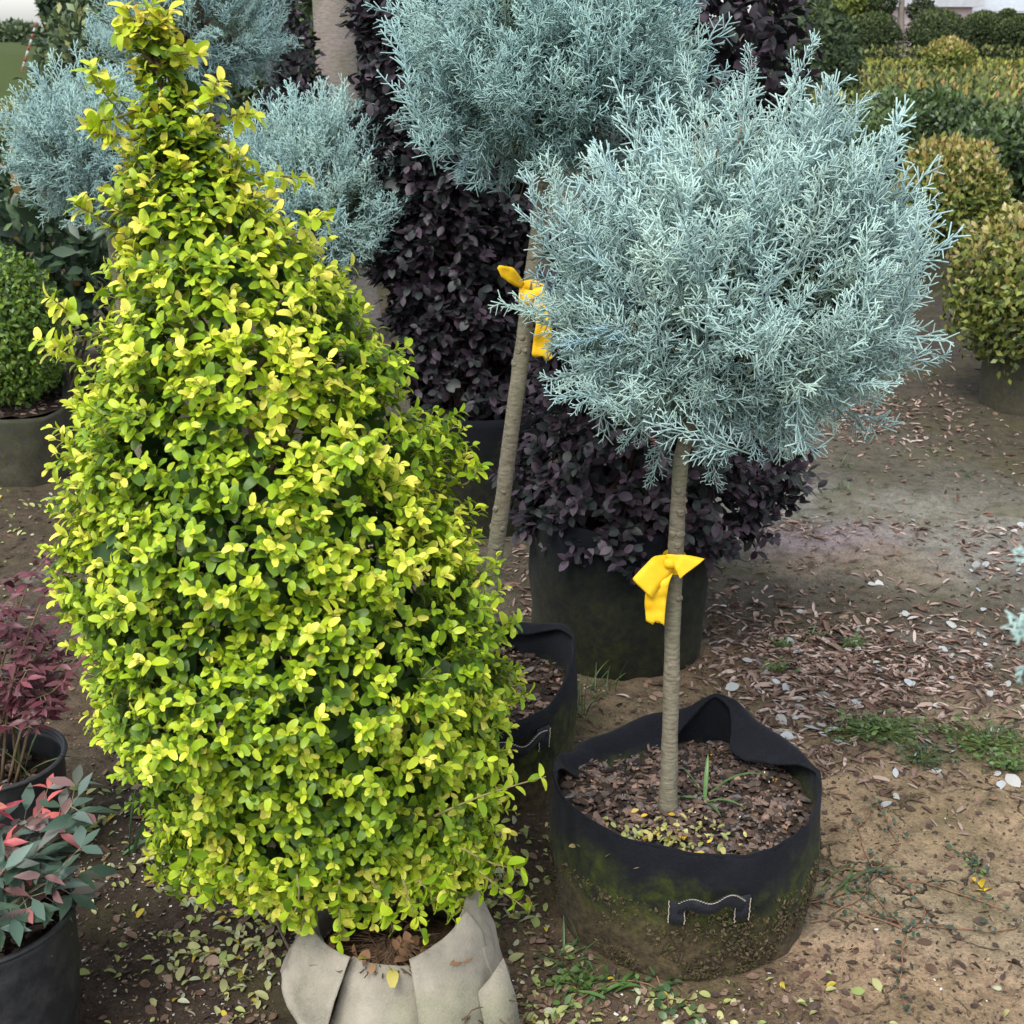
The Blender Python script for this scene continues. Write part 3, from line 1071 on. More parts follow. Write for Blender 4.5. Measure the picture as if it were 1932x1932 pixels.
def root_bag():
    c = GC
    t = thing('root_bag', 'pale beige felt root bag folded open under the golden shrub', 'fabric bag', c)
    # root ball
    th = np.linspace(0, 2 * np.pi, 72, endpoint=False)
    prof = [(0.02, 0.135), (0.08, 0.135), (0.125, 0.125), (0.16, 0.10), (0.172, 0.05), (0.165, 0.0), (0.15, -0.02)]
    R = np.array([[p[0] for p in prof]] * 72)
    Z = np.array([[p[1] for p in prof]] * 72)
    P = np.stack([R * np.cos(th)[:, None], R * np.sin(th)[:, None], Z], -1)
    k = 0.84 + 0.14 * (vn(P, 16, 7) - 0.5) + 0.1 * (vn(P, 45, 8) - 0.5)
    P = P * k[..., None]
    part('root_ball', t, (P + c).reshape(-1, 3), grid_faces(72, len(prof), True), M['rootball'])
    # folded collar in overlapping panels; angles: 270 = front
    def panel(a0, a1, rin, zin, rout, zout, n=26, seed=0, lift=(0, 0), jag=0.0):
        V = []
        nn = 20
        for i in range(n):
            q = i / (n - 1)
            a = math.radians(a0 + (a1 - a0) * q)
            l = lift[0] * (1 - q) + lift[1] * q
            ri, zi, ro, zo = [x[0] * (1 - q) + x[1] * q for x in (rin, zin, rout, zout)]
            zo += jag * math.sin(q * 9 + seed)
            for j in range(nn):
                s = j / (nn - 1)
                r = ri + (ro - ri) * s + l
                z = zi + (zo - zi) * s + 0.022 * math.sin(math.pi * min(1.0, s * 1.15)) + 0.3 * l
                V.append((c[0] + r * math.cos(a), c[1] + r * math.sin(a), c[2] + z))
        V = np.array(V)
        nz = (vn(V, 10, seed) - 0.5) * 0.026 + (vn(V * np.array([1, 1, .5]), 30, seed + 3) - 0.5) * 0.014 + (vn(V, 75, seed + 4) - 0.5) * 0.004
        V = V + nrm(V - c - np.array([0, 0, -0.05])) * nz[:, None]
        o = part('collar_panel', t, V, grid_faces(n, nn), M['bag'])
        solidify(o, 0.0025, 0)

    panel(203, 240, (.125, .105), (.185, .170), (.180, .190), (.120, .030), seed=3, lift=(0.008, 0.012))
    panel(234, 294, (.098, .095), (.160, .150), (.192, .192), (-.02, -.03), seed=5, lift=(0.0, 0.002), jag=0.004)
    panel(288, 345, (.095, .118), (.165, .205), (.192, .190), (.000, .060), seed=9, lift=(0.010, 0.004))
    
    panel(340, 400, (.118, .125), (.205, .24), (.190, .185), (.05, .03), seed=17, lift=(0.0, 0.0))
    panel(398, 470, (.125, .13), (.24, .21), (.185, .185), (.03, .03), seed=21)
    panel(468, 572, (.13, .125), (.21, .18), (.185, .18), (.03, .10), n=24, seed=27)
    # torn flap standing off on the right
    V = np.array([[c[0] + x, c[1] + y, z] for x, y, z in [(.140, -.105, .110), (.160, -.090, .125), (.180, -.060, .14), (.150, -.125, .07), (.178, -.11, .075), (.200, -.085, .085), (.150, -.140, .03), (.185, -.13, .02), (.208, -.10, .03)]])
    o = part('torn_flap', t, V, np.array([[0, 1, 4, 3], [1, 2, 5, 4], [3, 4, 7, 6], [4, 5, 8, 7]]), M['bag'])
    solidify(o, 0.004, 0)
    # fine roots over the ball
    acc = Acc()
    for i in range(170):
        fr = i < 110
        a = rng.uniform(math.radians(235), math.radians(300)) if fr else rng.uniform(math.radians(285), math.radians(335))
        r0 = rng.uniform(0.02, 0.06) if fr else rng.uniform(0.165, 0.18)
        p = c + np.array([r0 * math.cos(a), r0 * math.sin(a), 0.15 if fr else rng.uniform(0.02, 0.08)])
        path = [p]
        d = np.array([math.cos(a), math.sin(a), -0.3]) + rng.normal(size=3) * 0.7
        for k in range(5):
            d = d + rng.normal(size=3) * 0.5
            if fr:
                d[2] = abs(d[2]) * 0.2 - 0.1
            p = p + nrm(d) * 0.014
            path.append(p)
        path = np.array(path)
        cl = np.array((0.12, 0.075, 0.045)) * rng.uniform(0.6, 1.8)
        v, f, cc = sticks(path[:-1], path[1:], np.full(5, 0.0012), np.full(5, 0.0010), cl, cl)
        acc.add(v, f, cc)
    V, F, cc = acc.get()
    part('roots', t, V, F, M['twig'], cc, kind='stuff')
    n = 30
    P = np.stack([c[0] + rng.normal(0, 0.05, n), c[1] - 0.07 + rng.normal(0, 0.03, n), 0.155 + rng.uniform(0, 0.01, n)], 1)
    emit(t, 'dead_leaf', LT_GOLD, P, frames(rnd_dir(n) * np.array([1, 1, .4]), np.array([0, 0, 1.]) + rng.normal(size=(n, 3)) * .4), rng.uniform(.018, .032, n), pick([(0.3, 0.17, 0.09), (0.2, 0.11, 0.06), (0.42, 0.36, 0.1)], (3, 2, 1), n), rng.integers(0, 3, n), M['dry'], 30, nest=False)


root_bag()

# ================================================================== GOLDEN SHRUB
GY = float(GC[1]) + 0.03
GPROF = [(1640, 330, 935, .55, .05), (1560, 300, 945, .66, .035), (1450, 268, 955, .74, .02), (1320, 205, 962, .82, .01), (1200, 150, 945, .85, 0), (1050, 128, 910, .88, 0), (900, 125, 862, .9, 0), (750, 130, 790, .9, 0),
         (620, 155, 725, .9, 0), (500, 190, 640, .9, 0), (400, 195, 540, .9, 0), (300, 205, 480, .9, 0), (200, 215, 410, .9, 0), (100, 228, 345, .9, 0), (38, 245, 315, .9, 0)]


def golden():
    t = thing('golden_shrub', 'tall leaning cone of golden yellow leaves in the beige root bag', 'shrub', GC + np.array([0, 0, 0.12]))
    Zs, CX, CY, RX, RY = [], [], [], [], []
    for row, xl, xr, k, dy in GPROF:
        a, b = at(xl, row, GY), at(xr, row, GY)
        hw = max(0.012, (b[0] - a[0]) / 2 - 0.016 - 0.040 * (row < 320) - 0.018 * (320 <= row < 520))
        Zs.append(a[2]); CX.append((a[0] + b[0]) / 2); RX.append(hw); RY.append(hw * k); CY.append(GY + dy)
    Zs = np.array(Zs)
    Zs[0] = max(Zs[0], 0.2)
    # squeeze the lowest rings up so that the front skirt clears the bag
    zq = np.array(Zs)

    def env(z, th):
        cx, cy, rx, ry = [np.interp(z, zq, np.array(v)) for v in (CX, CY, RX, RY)]
        return cx, cy, rx, ry

    def surf(n, fr0, fr1, clump=0.22, zlo=None):
        zz = rng.uniform(zq[0] - 0.02 if zlo is None else zlo, zq[-1] - 0.02, n * 3)
        wgt = np.interp(zz, zq, RX) + 0.03
        keep = rng.uniform(0, 1, n * 3) < wgt / wgt.max()
        zz = zz[keep][:n]
        th = rng.uniform(0, 2 * np.pi, len(zz))
        cx, cy, rx, ry = env(zz, th)
        f = rng.uniform(fr0, fr1, len(zz))
        f = np.where(zz > 1.02, f * rng.uniform(0.4, 1.0, len(zz)) ** 0.4, f)
        D = np.stack([np.cos(th), np.sin(th), np.zeros_like(th)], 1)
        Q = np.stack([cx + rx * np.cos(th), cy + ry * np.sin(th), zz], 1)
        cl = (vn(Q, 9, 77) - 0.5) * clump + (vn(Q, 22, 78) - 0.5) * clump * 0.7
        f = f + cl
        P = np.stack([cx + rx * np.cos(th) * f, cy + ry * np.sin(th) * f, zz], 1)
        return P, D, zz

    h = (lambda z: np.clip((z - zq[0]) / (zq[-1] - zq[0]), 0, 1))
    # --- outer leafy shoots
    P, D, zz = surf(4300, 0.78, 0.98, 0.34)
    kp = rng.uniform(0, 1, len(P)) < np.where(zz > 1.08, 0.9, 1.0)
    P, D, zz = P[kp], D[kp], zz[kp]
    hh = h(zz)
    under = np.clip((0.25 - hh) / 0.25, 0, 1)
    d = D * 0.9 + np.array([0, 0, 1.0]) * (0.42 + 0.9 * hh ** 2 - 0.75 * under)[:, None] + rng.normal(size=D.shape) * 0.35
    L = rng.uniform(0.022, 0.055, len(P))
    lp, lb, ls, age, sid = shoots(P, d, L, 4, 0.0198, up=0.6, grow=(1.1, 0.75))
    # pigment: tips yellow, older leaves green; whole shoots differ, top of the plant is yellower
    young = np.clip(0.38 * (vn(P, 7, 5) - 0.4) * 2.2 + rng.normal(0.42, 0.24, len(P)) + 0.40 * hh ** 2.0, 0, 1)
    y = np.clip(young[sid] * 0.75 + (age - 0.5) * 0.75 + rng.normal(0, 0.10, len(lp)), 0, 1)
    stops = np.array([0, 0.3, 0.55, 0.8, 1.0])
    cols = np.array([(0.065, 0.135, 0.014), (0.18, 0.31, 0.016), (0.34, 0.48, 0.022), (0.53, 0.62, 0.042), (0.72, 0.68, 0.11)])
    col = np.stack([np.interp(y, stops, cols[:, k]) for k in range(3)], 1) * rng.uniform(0.85, 1.15, (len(y), 1))
    gold_top = np.clip((hh[sid] - 0.72) * 3, 0, 1)[:, None] * (y > 0.4)[:, None]
    col = col * (1 - gold_top * np.array([-0.08, 0.12, 0.0]))
    # --- inner mature leaves, larger and dark green
    P2, D2, z2 = surf(2600, 0.50, 0.84, 0.1)
    kp = rng.uniform(0, 1, len(P2)) < np.where(z2 > 1.02, 0.30, 1.0)
    P2, D2, z2 = P2[kp], D2[kp], z2[kp]
    d2 = D2 * 0.7 + rnd_dir(len(P2)) * 0.8 - np.array([0, 0, 0.15])
    b2 = frames(d2, D2 * 0.8 + np.array([0, 0, 0.5]) + rng.normal(size=D2.shape) * 0.4)
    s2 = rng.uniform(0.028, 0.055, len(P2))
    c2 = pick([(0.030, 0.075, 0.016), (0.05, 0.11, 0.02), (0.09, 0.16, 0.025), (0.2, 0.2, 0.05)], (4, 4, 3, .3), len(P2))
    # --- long loose shoots that break the outline
    extra = [((185, 410), (140, 385)), ((150, 600), (95, 560)), ((150, 690), (70, 640)), ((150, 640), (100, 655)), ((215, 195), (160, 120)), ((230, 200), (170, 130)), ((220, 215), (160, 230)), ((230, 260), (175, 250)),
             ((430, 230), (480, 215)), ((470, 330), (580, 335)), ((400, 200), (410, 150)), ((560, 430), (610, 400)), ((330, 110), (375, 100)), ((265, 60), (290, 8)), ((250, 60), (240, 15)), ((300, 70), (318, 18)), ((260, 60), (225, 60)), ((440, 400), (450, 290)),
             ((820, 1540), (1030, 1465)), ((900, 1640), (1000, 1720)), ((870, 1600), (990, 1640)), ((840, 1640), (850, 1700)), ((930, 1330), (1000, 1310)), ((940, 1200), (975, 1170)), ((880, 900), (905, 880)),
             ((640, 1660), (640, 1780)), ((560, 1650), (540, 1740)), ((700, 1660), (740, 1750)), ((430, 1620), (400, 1700)), ((790, 1660), (860, 1740)), ((360, 1600), (330, 1690)), ((480, 1640), (470, 1720)), ((760, 1660), (800, 1770))]
    ep, ed, el, tw = [], [], [], []
    for (a, b) in extra:
        yy = GY - (0.20 if a[1] > 1500 else 0.0)
        if a[1] < 1500:
            yy += rng.uniform(-0.08, 0.08) * min(1, a[1] / 600)
        pa, pb = at(*a, yy), at(*b, yy - 0.02)
        ns = 3
        for k in range(ns):
            ep.append(pa + (pb - pa) * (k / ns)); ed.append(pb - pa + rng.normal(size=3) * 0.01); el.append(np.linalg.norm(pb - pa) / ns)
        tw.append((pa - (pb - pa) * (0.8 if a[1] < 1500 else 0.0), pb))
    ep, ed, el = np.array(ep), np.array(ed), np.array(el)
    xp, xb, xs, xa, xi = shoots(ep, ed, el, 3, 0.0235, up=0.5, grow=(1.0, 0.85))
    yx = np.clip(0.45 + 0.3 * (xa - .5) + rng.normal(0, .18, len(xp)) + 0.35 * (ep[xi][:, 2] > 1.0), 0, 1)
    cx_ = np.stack([np.interp(yx, stops, cols[:, k]) for k in range(3)], 1)
    # --- assemble
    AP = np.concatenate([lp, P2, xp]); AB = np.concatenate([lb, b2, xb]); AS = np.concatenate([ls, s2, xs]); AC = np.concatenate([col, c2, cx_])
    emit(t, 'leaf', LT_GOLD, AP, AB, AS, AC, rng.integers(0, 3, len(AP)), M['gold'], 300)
    # --- stems
    base = GC + np.array([0.0, 0.02, 0.13])
    acc = Acc()
    nst = 46
    for i in range(nst):
        z = rng.uniform(0.3, zq[-1] - 0.03)
        th = rng.uniform(0, 2 * np.pi)
        cx, cy, rx, ry = env(np.array(z), th)
        e = np.array([cx + rx * math.cos(th) * .85, cy + ry * math.sin(th) * .85, z])
        zm = max(0.16, z - rx * rng.uniform(0.8, 1.4))
        mx, my, _, _ = env(np.array(zm), 0)
        lo = base + (np.array([mx, my, zm]) - base) * 1.0
        v, f = tube(smooth_path([lo, (lo + e) / 2 + rng.normal(size=3) * 0.01 + np.array([0, 0, .02]), e], 7), np.linspace(0.0045, 0.0014, 7), 5)
        acc.add(v, f, np.array((0.13, 0.10, 0.05)) * rng.uniform(.7, 1.4))
    zz = np.linspace(0.16, zq[-1] - 0.02, 24)
    ax = np.stack([np.interp(zz, zq, CX), np.interp(zz, zq, CY), zz], 1)
    ax[0] = base
    v, f = tube(ax + rng.normal(size=ax.shape) * 0.003, np.linspace(0.016, 0.002, 24), 8)
    part('stem', t, v, f, M['twig'], np.array((0.15, 0.115, 0.06)))
    # side leaders near the top
    for k, (a, b) in enumerate((((330, 380), (250, 120)), ((420, 560), (430, 250)))):
        pa, pb = at(*a, GY), at(*b, GY)
        v, f = tube(smooth_path([pa, (pa + pb) / 2 + np.array([0.01, 0, 0]), pb], 9), np.linspace(0.005, 0.0015, 9), 6)
        acc.add(v, f, (0.15, 0.115, 0.06))
    for a, b in tw:
        v, f = tube(smooth_path([a, (a + b) / 2 + rng.normal(size=3) * .006, b], 5), np.linspace(0.0022, 0.0009, 5), 4)
        acc.add(v, f, (0.2, 0.17, 0.07))
    v, f, cc = sticks(P, P + nrm(d) * L[:, None], np.full(len(P), .0011), np.full(len(P), .0006), (0.16, 0.14, 0.05), (0.22, 0.24, 0.05))
    acc.add(v, f, cc)
    V, F, cc = acc.get()
    part('twigs', t, V, F, M['twig'], cc, kind='stuff')


golden()


# ================================================================== BLUE CYPRESS
BLUE = np.array((0.35, 0.50, 0.485))


def spray_t(seed, dens=1.0, thick=1.0):
    """one spray of unit length along +Y: axis, side branchlets, short twiglets"""
    r = np.random.default_rng(seed)
    A, B, r0, r1, c0, c1 = [], [], [], [], [], []
    inner, tip, mid = np.array((0.34, 0.36, 0.29)), np.array((1.15, 1.13, 1.05)), np.array((1.0, 1.0, 1.0))  # spray bases browner, and darkened to paint in shade inside the crown

    def add(a, b, ra, rb, ca, cb):
        A.append(a); B.append(b); r0.append(ra * thick); r1.append(rb * thick); c0.append(ca); c1.append(cb)

    n = 9
    ax = [np.zeros(3)]
    d = nrm(np.array([0, 1.0, 0]) + r.normal(size=3) * 0.08)
    for i in range(n):
        d = nrm(d + r.normal(size=3) * 0.055 + np.array([0, 0, 0.05]))
        ax.append(ax[-1] + d / n)
    ax = np.array(ax)
    for i in range(n):
        s = i / n
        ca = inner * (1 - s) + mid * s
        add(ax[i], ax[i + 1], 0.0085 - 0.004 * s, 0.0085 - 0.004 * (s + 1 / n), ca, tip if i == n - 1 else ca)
    nb = int(15 * dens)
    side = 1
    for k in range(nb):
        s = 0.10 + 0.86 * (k + r.uniform(-.2, .2)) / nb
        s = min(max(s, 0.03), 0.97)
        i = int(s * n)
        p = ax[i] + (ax[i + 1] - ax[i]) * (s * n - i)
        dd = nrm(ax[i + 1] - ax[i])
        az = (0 if side > 0 else math.pi) + r.normal() * 0.75
        sd = np.array([math.cos(az), 0, math.sin(az)])
        side = -side
        ang = math.radians(r.uniform(28, 50))
        bd = nrm(dd * math.cos(ang) + sd * math.sin(ang))
        bl = (0.40 * (1 - s) ** 0.85 + 0.07) * r.uniform(0.65, 1.2)
        m = 3 if bl > 0.2 else 2
        q = p
        pts = [q]
        for j in range(m):
            bd = nrm(bd + dd * 0.10 + r.normal(size=3) * 0.09)
            q = q + bd * bl / m
            pts.append(q)
        for j in range(m):
            u0, u1 = j / m, (j + 1) / m
            add(pts[j], pts[j + 1], 0.0062 - 0.0018 * u0, 0.0062 - 0.0018 * u1, mid * ((0.62 + 0.4 * u0) * (0.62 + 0.38 * s)), tip if j == m - 1 else mid)  # branchlets darken towards the spray base, painted inner shade
        nt = max(1, int(bl / 0.040 * dens))
        for j in range(nt):
            u = (j + 0.7) / (nt + 0.5)
            jj = min(m - 1, int(u * m))
            tp = pts[jj] + (pts[jj + 1] - pts[jj]) * (u * m - jj)
            td = nrm(pts[jj + 1] - pts[jj])
            az2 = (j % 2) * math.pi + r.normal() * 0.8
            x = nrm(np.cross(td, np.array([0.1, 0.2, 1.0])))
            z = np.cross(x, td)
            sd2 = x * math.cos(az2) + z * math.sin(az2)
            a2 = math.radians(r.uniform(35, 60))
            tl = (0.05 + 0.10 * (1 - u)) * r.uniform(0.6, 1.25)
            add(tp, tp + (td * math.cos(a2) + sd2 * math.sin(a2)) * tl, 0.0052, 0.0040, mid, tip)
    V, F, cc = sticks(np.array(A), np.array(B), np.array(r0), np.array(r1), np.array(c0), np.array(c1))
    return V, F, cc


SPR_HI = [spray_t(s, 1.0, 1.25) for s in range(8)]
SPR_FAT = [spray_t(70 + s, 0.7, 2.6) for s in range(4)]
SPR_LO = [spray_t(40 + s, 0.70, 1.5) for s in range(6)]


def cypress(label, base, fork, cen, rad, nspr, L, temps, tr, nsingle, tint=(1, 1, 1), knots=0, gaps=(), limbs=14, extra=(), lean_up=0.55, mid=None, grp=None):
    """base: trunk foot, fork: where the trunk enters the crown, cen/rad: crown (rx, ry, up, down)"""
    t = thing('blue_cypress', label, 'tree', base, grp)
    base, fork, cen = [np.asarray(v, float) for v in (base, fork, cen)]
    top = cen + np.array([0, 0, rad[2] * 0.45])
    path = smooth_path([base, mid if mid is not None else (base * .55 + fork * .45) + np.array([.004, 0, 0]), fork, cen, top], 60)
    rr = np.interp(np.linspace(0, 1, 60), [0, 0.04, 0.12, 0.5, 0.75, 1], np.array([1.45, 1.2, 1.05, 0.95, 0.6, 0.15]) * tr)
    v, f = tube(path, rr, 14, 0.16, int(base[1] * 100))
    acc = Acc().add(v, f)
    for k in range(knots):
        i = rng.integers(6, 38)
        a = rng.uniform(0, 2 * np.pi)
        dr = np.array([math.cos(a), -abs(math.sin(a)) if k % 3 else math.sin(a), 0.15])
        p = path[i] + nrm(dr) * rr[i] * 0.85
        v, f = tube(np.array([p, p + nrm(dr) * tr * .18, p + nrm(dr) * tr * .30, p + nrm(dr) * tr * .31]), np.array([.48, .42, .30, .02]) * tr * rng.uniform(.7, 1.15), 8)
        acc.add(v, f)
    V, F, cc = acc.get()
    part('trunk', t, V, F, M['bark'])
    # sprays
    R3 = np.array([rad[0], rad[1], rad[2]])

    def place(n, f0, f1, seed):
        u = rnd_dir(n * 2)
        rz = np.where(u[:, 2] > 0, rad[2], rad[3])
        E = np.stack([u[:, 0] * rad[0], u[:, 1] * rad[1], u[:, 2] * rz], 1)
        bulge = 1 + 0.34 * (vn(nrm(E) + cen, 2.6, seed) - 0.5) + 0.20 * (vn(nrm(E) + cen, 6.5, seed + 1) - 0.5)
        tip = cen + E * (bulge * rng.uniform(f0, f1, len(u)))[:, None]
        up = np.where(u[:, 2] > -0.1, lean_up + 0.55 * np.clip(u[:, 2] + 0.2, 0, 1), 0.05 + 0.3 * (u[:, 2] < -0.1) * (1 + u[:, 2]))
        d = nrm(nrm(E) * 0.9 + np.array([0, 0, 1.0]) * up[:, None] + rng.normal(size=E.shape) * 0.27)
        ok = np.ones(len(u), bool)
        for (gx, gy, gr) in gaps:        # openings in the crown
            x, y, dd = project(tip - d * L * 0.35)
            ok &= ~(((x - gx) ** 2 + (y - gy) ** 2 < gr ** 2) & (dd < depth(cen) + 0.08) & (rng.uniform(0, 1, len(u)) < 0.95))
        return tip[ok][:n], d[ok][:n], u[ok][:n]

    t1, d1, u1 = place(int(nspr * 0.80), 0.78, 1.10, 5)
    t2, d2, u2 = place(int(nspr * 0.20), 0.50, 0.78, 9)
    tip, d = np.concatenate([t1, t2]), np.concatenate([d1, d2])
    for (a, b, Y) in extra:
        pa, pb = at(*a, Y), at(*b, Y - 0.01)
        tip = np.concatenate([tip, [pb]])
        d = np.concatenate([d, nrm(pb - pa)[None]])
    sc = L * rng.uniform(0.72, 1.18, len(tip))
    sc[:len(t1)] *= 1 + 0.25 * np.clip(u1[:, 2], 0, 1)
    for q, (a, b, Y) in enumerate(extra):
        sc[len(t1) + len(t2) + q] = np.linalg.norm(at(*a, Y) - at(*b, Y))
    P = tip - d * sc[:, None]
    B = frames(d, nrm(P - cen) * 0.6 + np.array([0, 0, 1.0]) + rng.normal(size=P.shape) * 0.6)
    hue = rng.normal(0, 1, (len(P), 1))
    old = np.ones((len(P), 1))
    old[len(t1):len(t1) + len(t2)] = 0.45          # older foliage inside is drab olive, and the crown's inner shade is painted in
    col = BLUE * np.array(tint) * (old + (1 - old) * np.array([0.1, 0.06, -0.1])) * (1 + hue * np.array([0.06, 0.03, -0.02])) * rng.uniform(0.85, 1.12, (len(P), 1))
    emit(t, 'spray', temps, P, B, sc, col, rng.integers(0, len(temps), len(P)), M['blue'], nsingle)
    # limbs and thin brown branches feeding the sprays
    acc = Acc()
    spine = path[34:]
    for i in range(limbs):
        e = tip[rng.integers(0, len(t1))]
        e = cen + (e - cen) * 0.78
        s0 = spine[rng.integers(0, max(1, len(spine) * 2 // 3))]
        m_ = (s0 + e) / 2 - np.array([0, 0, 0.03]) + rng.normal(size=3) * 0.012
        v, f = tube(smooth_path([s0, m_, e], 9), np.linspace(0.30, 0.07, 9) * tr, 6, 0.2)
        acc.add(v, f, np.array((0.105, 0.06, 0.045)) * rng.uniform(.7, 1.3))
    idx = rng.integers(0, len(P), min(len(P), 320))
    A_ = P[idx]
    Bq = cen + (A_ - cen) * 0.35 + np.array([0, 0, -0.05]) + rng.normal(size=A_.shape) * 0.02
    v, f, cc = sticks(Bq, A_, np.full(len(A_), 0.0022), np.full(len(A_), 0.0013), (0.12, 0.075, 0.05), (0.18, 0.16, 0.11))
    acc.add(v, f, cc)
    V, F, cc = acc.get()
    part('branches', t, V, F, M['twig'], cc, kind='stuff')
    return t


Y1 = FP[1] + 0.01
T1 = gp(1260, 1540, 0.205)
cen1 = at(1385, 545, Y1 + 0.04)
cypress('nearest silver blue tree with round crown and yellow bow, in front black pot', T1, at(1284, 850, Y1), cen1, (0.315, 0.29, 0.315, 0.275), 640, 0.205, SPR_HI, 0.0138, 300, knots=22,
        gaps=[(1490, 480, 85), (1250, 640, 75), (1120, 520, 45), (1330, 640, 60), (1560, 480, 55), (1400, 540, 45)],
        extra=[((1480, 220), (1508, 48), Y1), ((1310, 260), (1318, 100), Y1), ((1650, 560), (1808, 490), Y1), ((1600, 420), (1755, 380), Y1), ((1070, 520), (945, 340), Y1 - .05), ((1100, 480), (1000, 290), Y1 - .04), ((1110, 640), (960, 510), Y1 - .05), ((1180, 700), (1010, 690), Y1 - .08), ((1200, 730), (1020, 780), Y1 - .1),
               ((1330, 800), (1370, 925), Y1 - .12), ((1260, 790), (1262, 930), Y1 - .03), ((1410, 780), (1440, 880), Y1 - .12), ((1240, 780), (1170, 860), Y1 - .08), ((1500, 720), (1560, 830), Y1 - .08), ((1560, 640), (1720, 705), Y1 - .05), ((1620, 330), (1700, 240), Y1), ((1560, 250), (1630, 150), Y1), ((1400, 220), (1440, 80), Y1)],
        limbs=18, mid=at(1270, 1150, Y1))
# second, behind and left of it; trunk leans right
Y2 = P2[1] + 0.02
T2 = gp(905, 1235, 0.21)
T2[1] = Y2
cen2 = at(1040, 110, Y2 + 0.12)
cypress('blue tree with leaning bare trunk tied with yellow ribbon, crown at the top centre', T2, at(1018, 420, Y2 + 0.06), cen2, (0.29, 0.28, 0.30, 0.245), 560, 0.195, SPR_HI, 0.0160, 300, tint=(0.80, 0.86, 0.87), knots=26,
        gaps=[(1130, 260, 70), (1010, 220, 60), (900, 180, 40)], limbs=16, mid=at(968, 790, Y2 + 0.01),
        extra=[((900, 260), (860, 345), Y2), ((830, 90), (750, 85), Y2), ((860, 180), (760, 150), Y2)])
# three farther blue balls at upper left
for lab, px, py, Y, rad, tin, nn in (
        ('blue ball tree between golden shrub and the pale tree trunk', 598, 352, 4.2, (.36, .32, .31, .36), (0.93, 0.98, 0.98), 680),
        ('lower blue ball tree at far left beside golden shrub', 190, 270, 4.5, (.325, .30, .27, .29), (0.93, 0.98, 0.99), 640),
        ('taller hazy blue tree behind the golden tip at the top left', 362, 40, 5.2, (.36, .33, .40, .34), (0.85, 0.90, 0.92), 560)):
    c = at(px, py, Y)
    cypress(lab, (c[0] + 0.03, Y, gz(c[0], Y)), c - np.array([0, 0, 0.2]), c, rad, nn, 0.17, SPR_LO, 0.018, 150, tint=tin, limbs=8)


# sprig of a near blue plant reaching in at right edge
def near_sprig():
    t = thing('blue_cypress', 'out of focus pale blue sprig poking in at the right edge', 'tree', (0.62, 0.82, 0))
    v, f = tube(smooth_path([(0.62, 0.82, 0), (0.61, 0.81, 0.5), (0.58, 0.80, 1.1)], 14), np.linspace(0.014, 0.004, 14), 8)
    part('trunk', t, v, f, M['bark'])
    ends = [((2030, 1090), (1880, 1024), .74), ((2050, 1240), (1868, 1140), .72), ((2040, 1180), (1890, 1255), .74), ((2060, 1120), (1905, 1200), .76), ((2100, 1120), (1960, 1000), .78), ((2130, 1300), (1985, 1330), .74), ((2160, 1050), (2010, 900), .8), ((2190, 1000), (2080, 820), .8), ((2180, 1380), (2060, 1480), .76)]
    A, B = np.array([at(*a, y) for a, b, y in ends]), np.array([at(*b, y) for a, b, y in ends])
    L = np.linalg.norm(B - A, axis=1)
    col = BLUE * 1.05 * np.ones((len(A), 1))
    emit(t, 'spray', SPR_FAT, A, frames(B - A, np.array([[0, -1.0, .4]]) + rng.normal(size=A.shape) * .3), L, col, np.arange(len(A)) % 4, M['blue'], len(A), nest=False)
    acc = Acc()
    for a in A:
        v, f = tube(smooth_path([(0.60, 0.805, max(0.2, a[2] - 0.05)), a + np.array([0.04, 0.02, -0.02]), a], 6), np.linspace(0.004, 0.0015, 6), 5)
        acc.add(v, f, (0.13, 0.1, 0.07))
    V, F, cc = acc.get()
    part('branches', t, V, F, M['twig'], cc)


near_sprig()

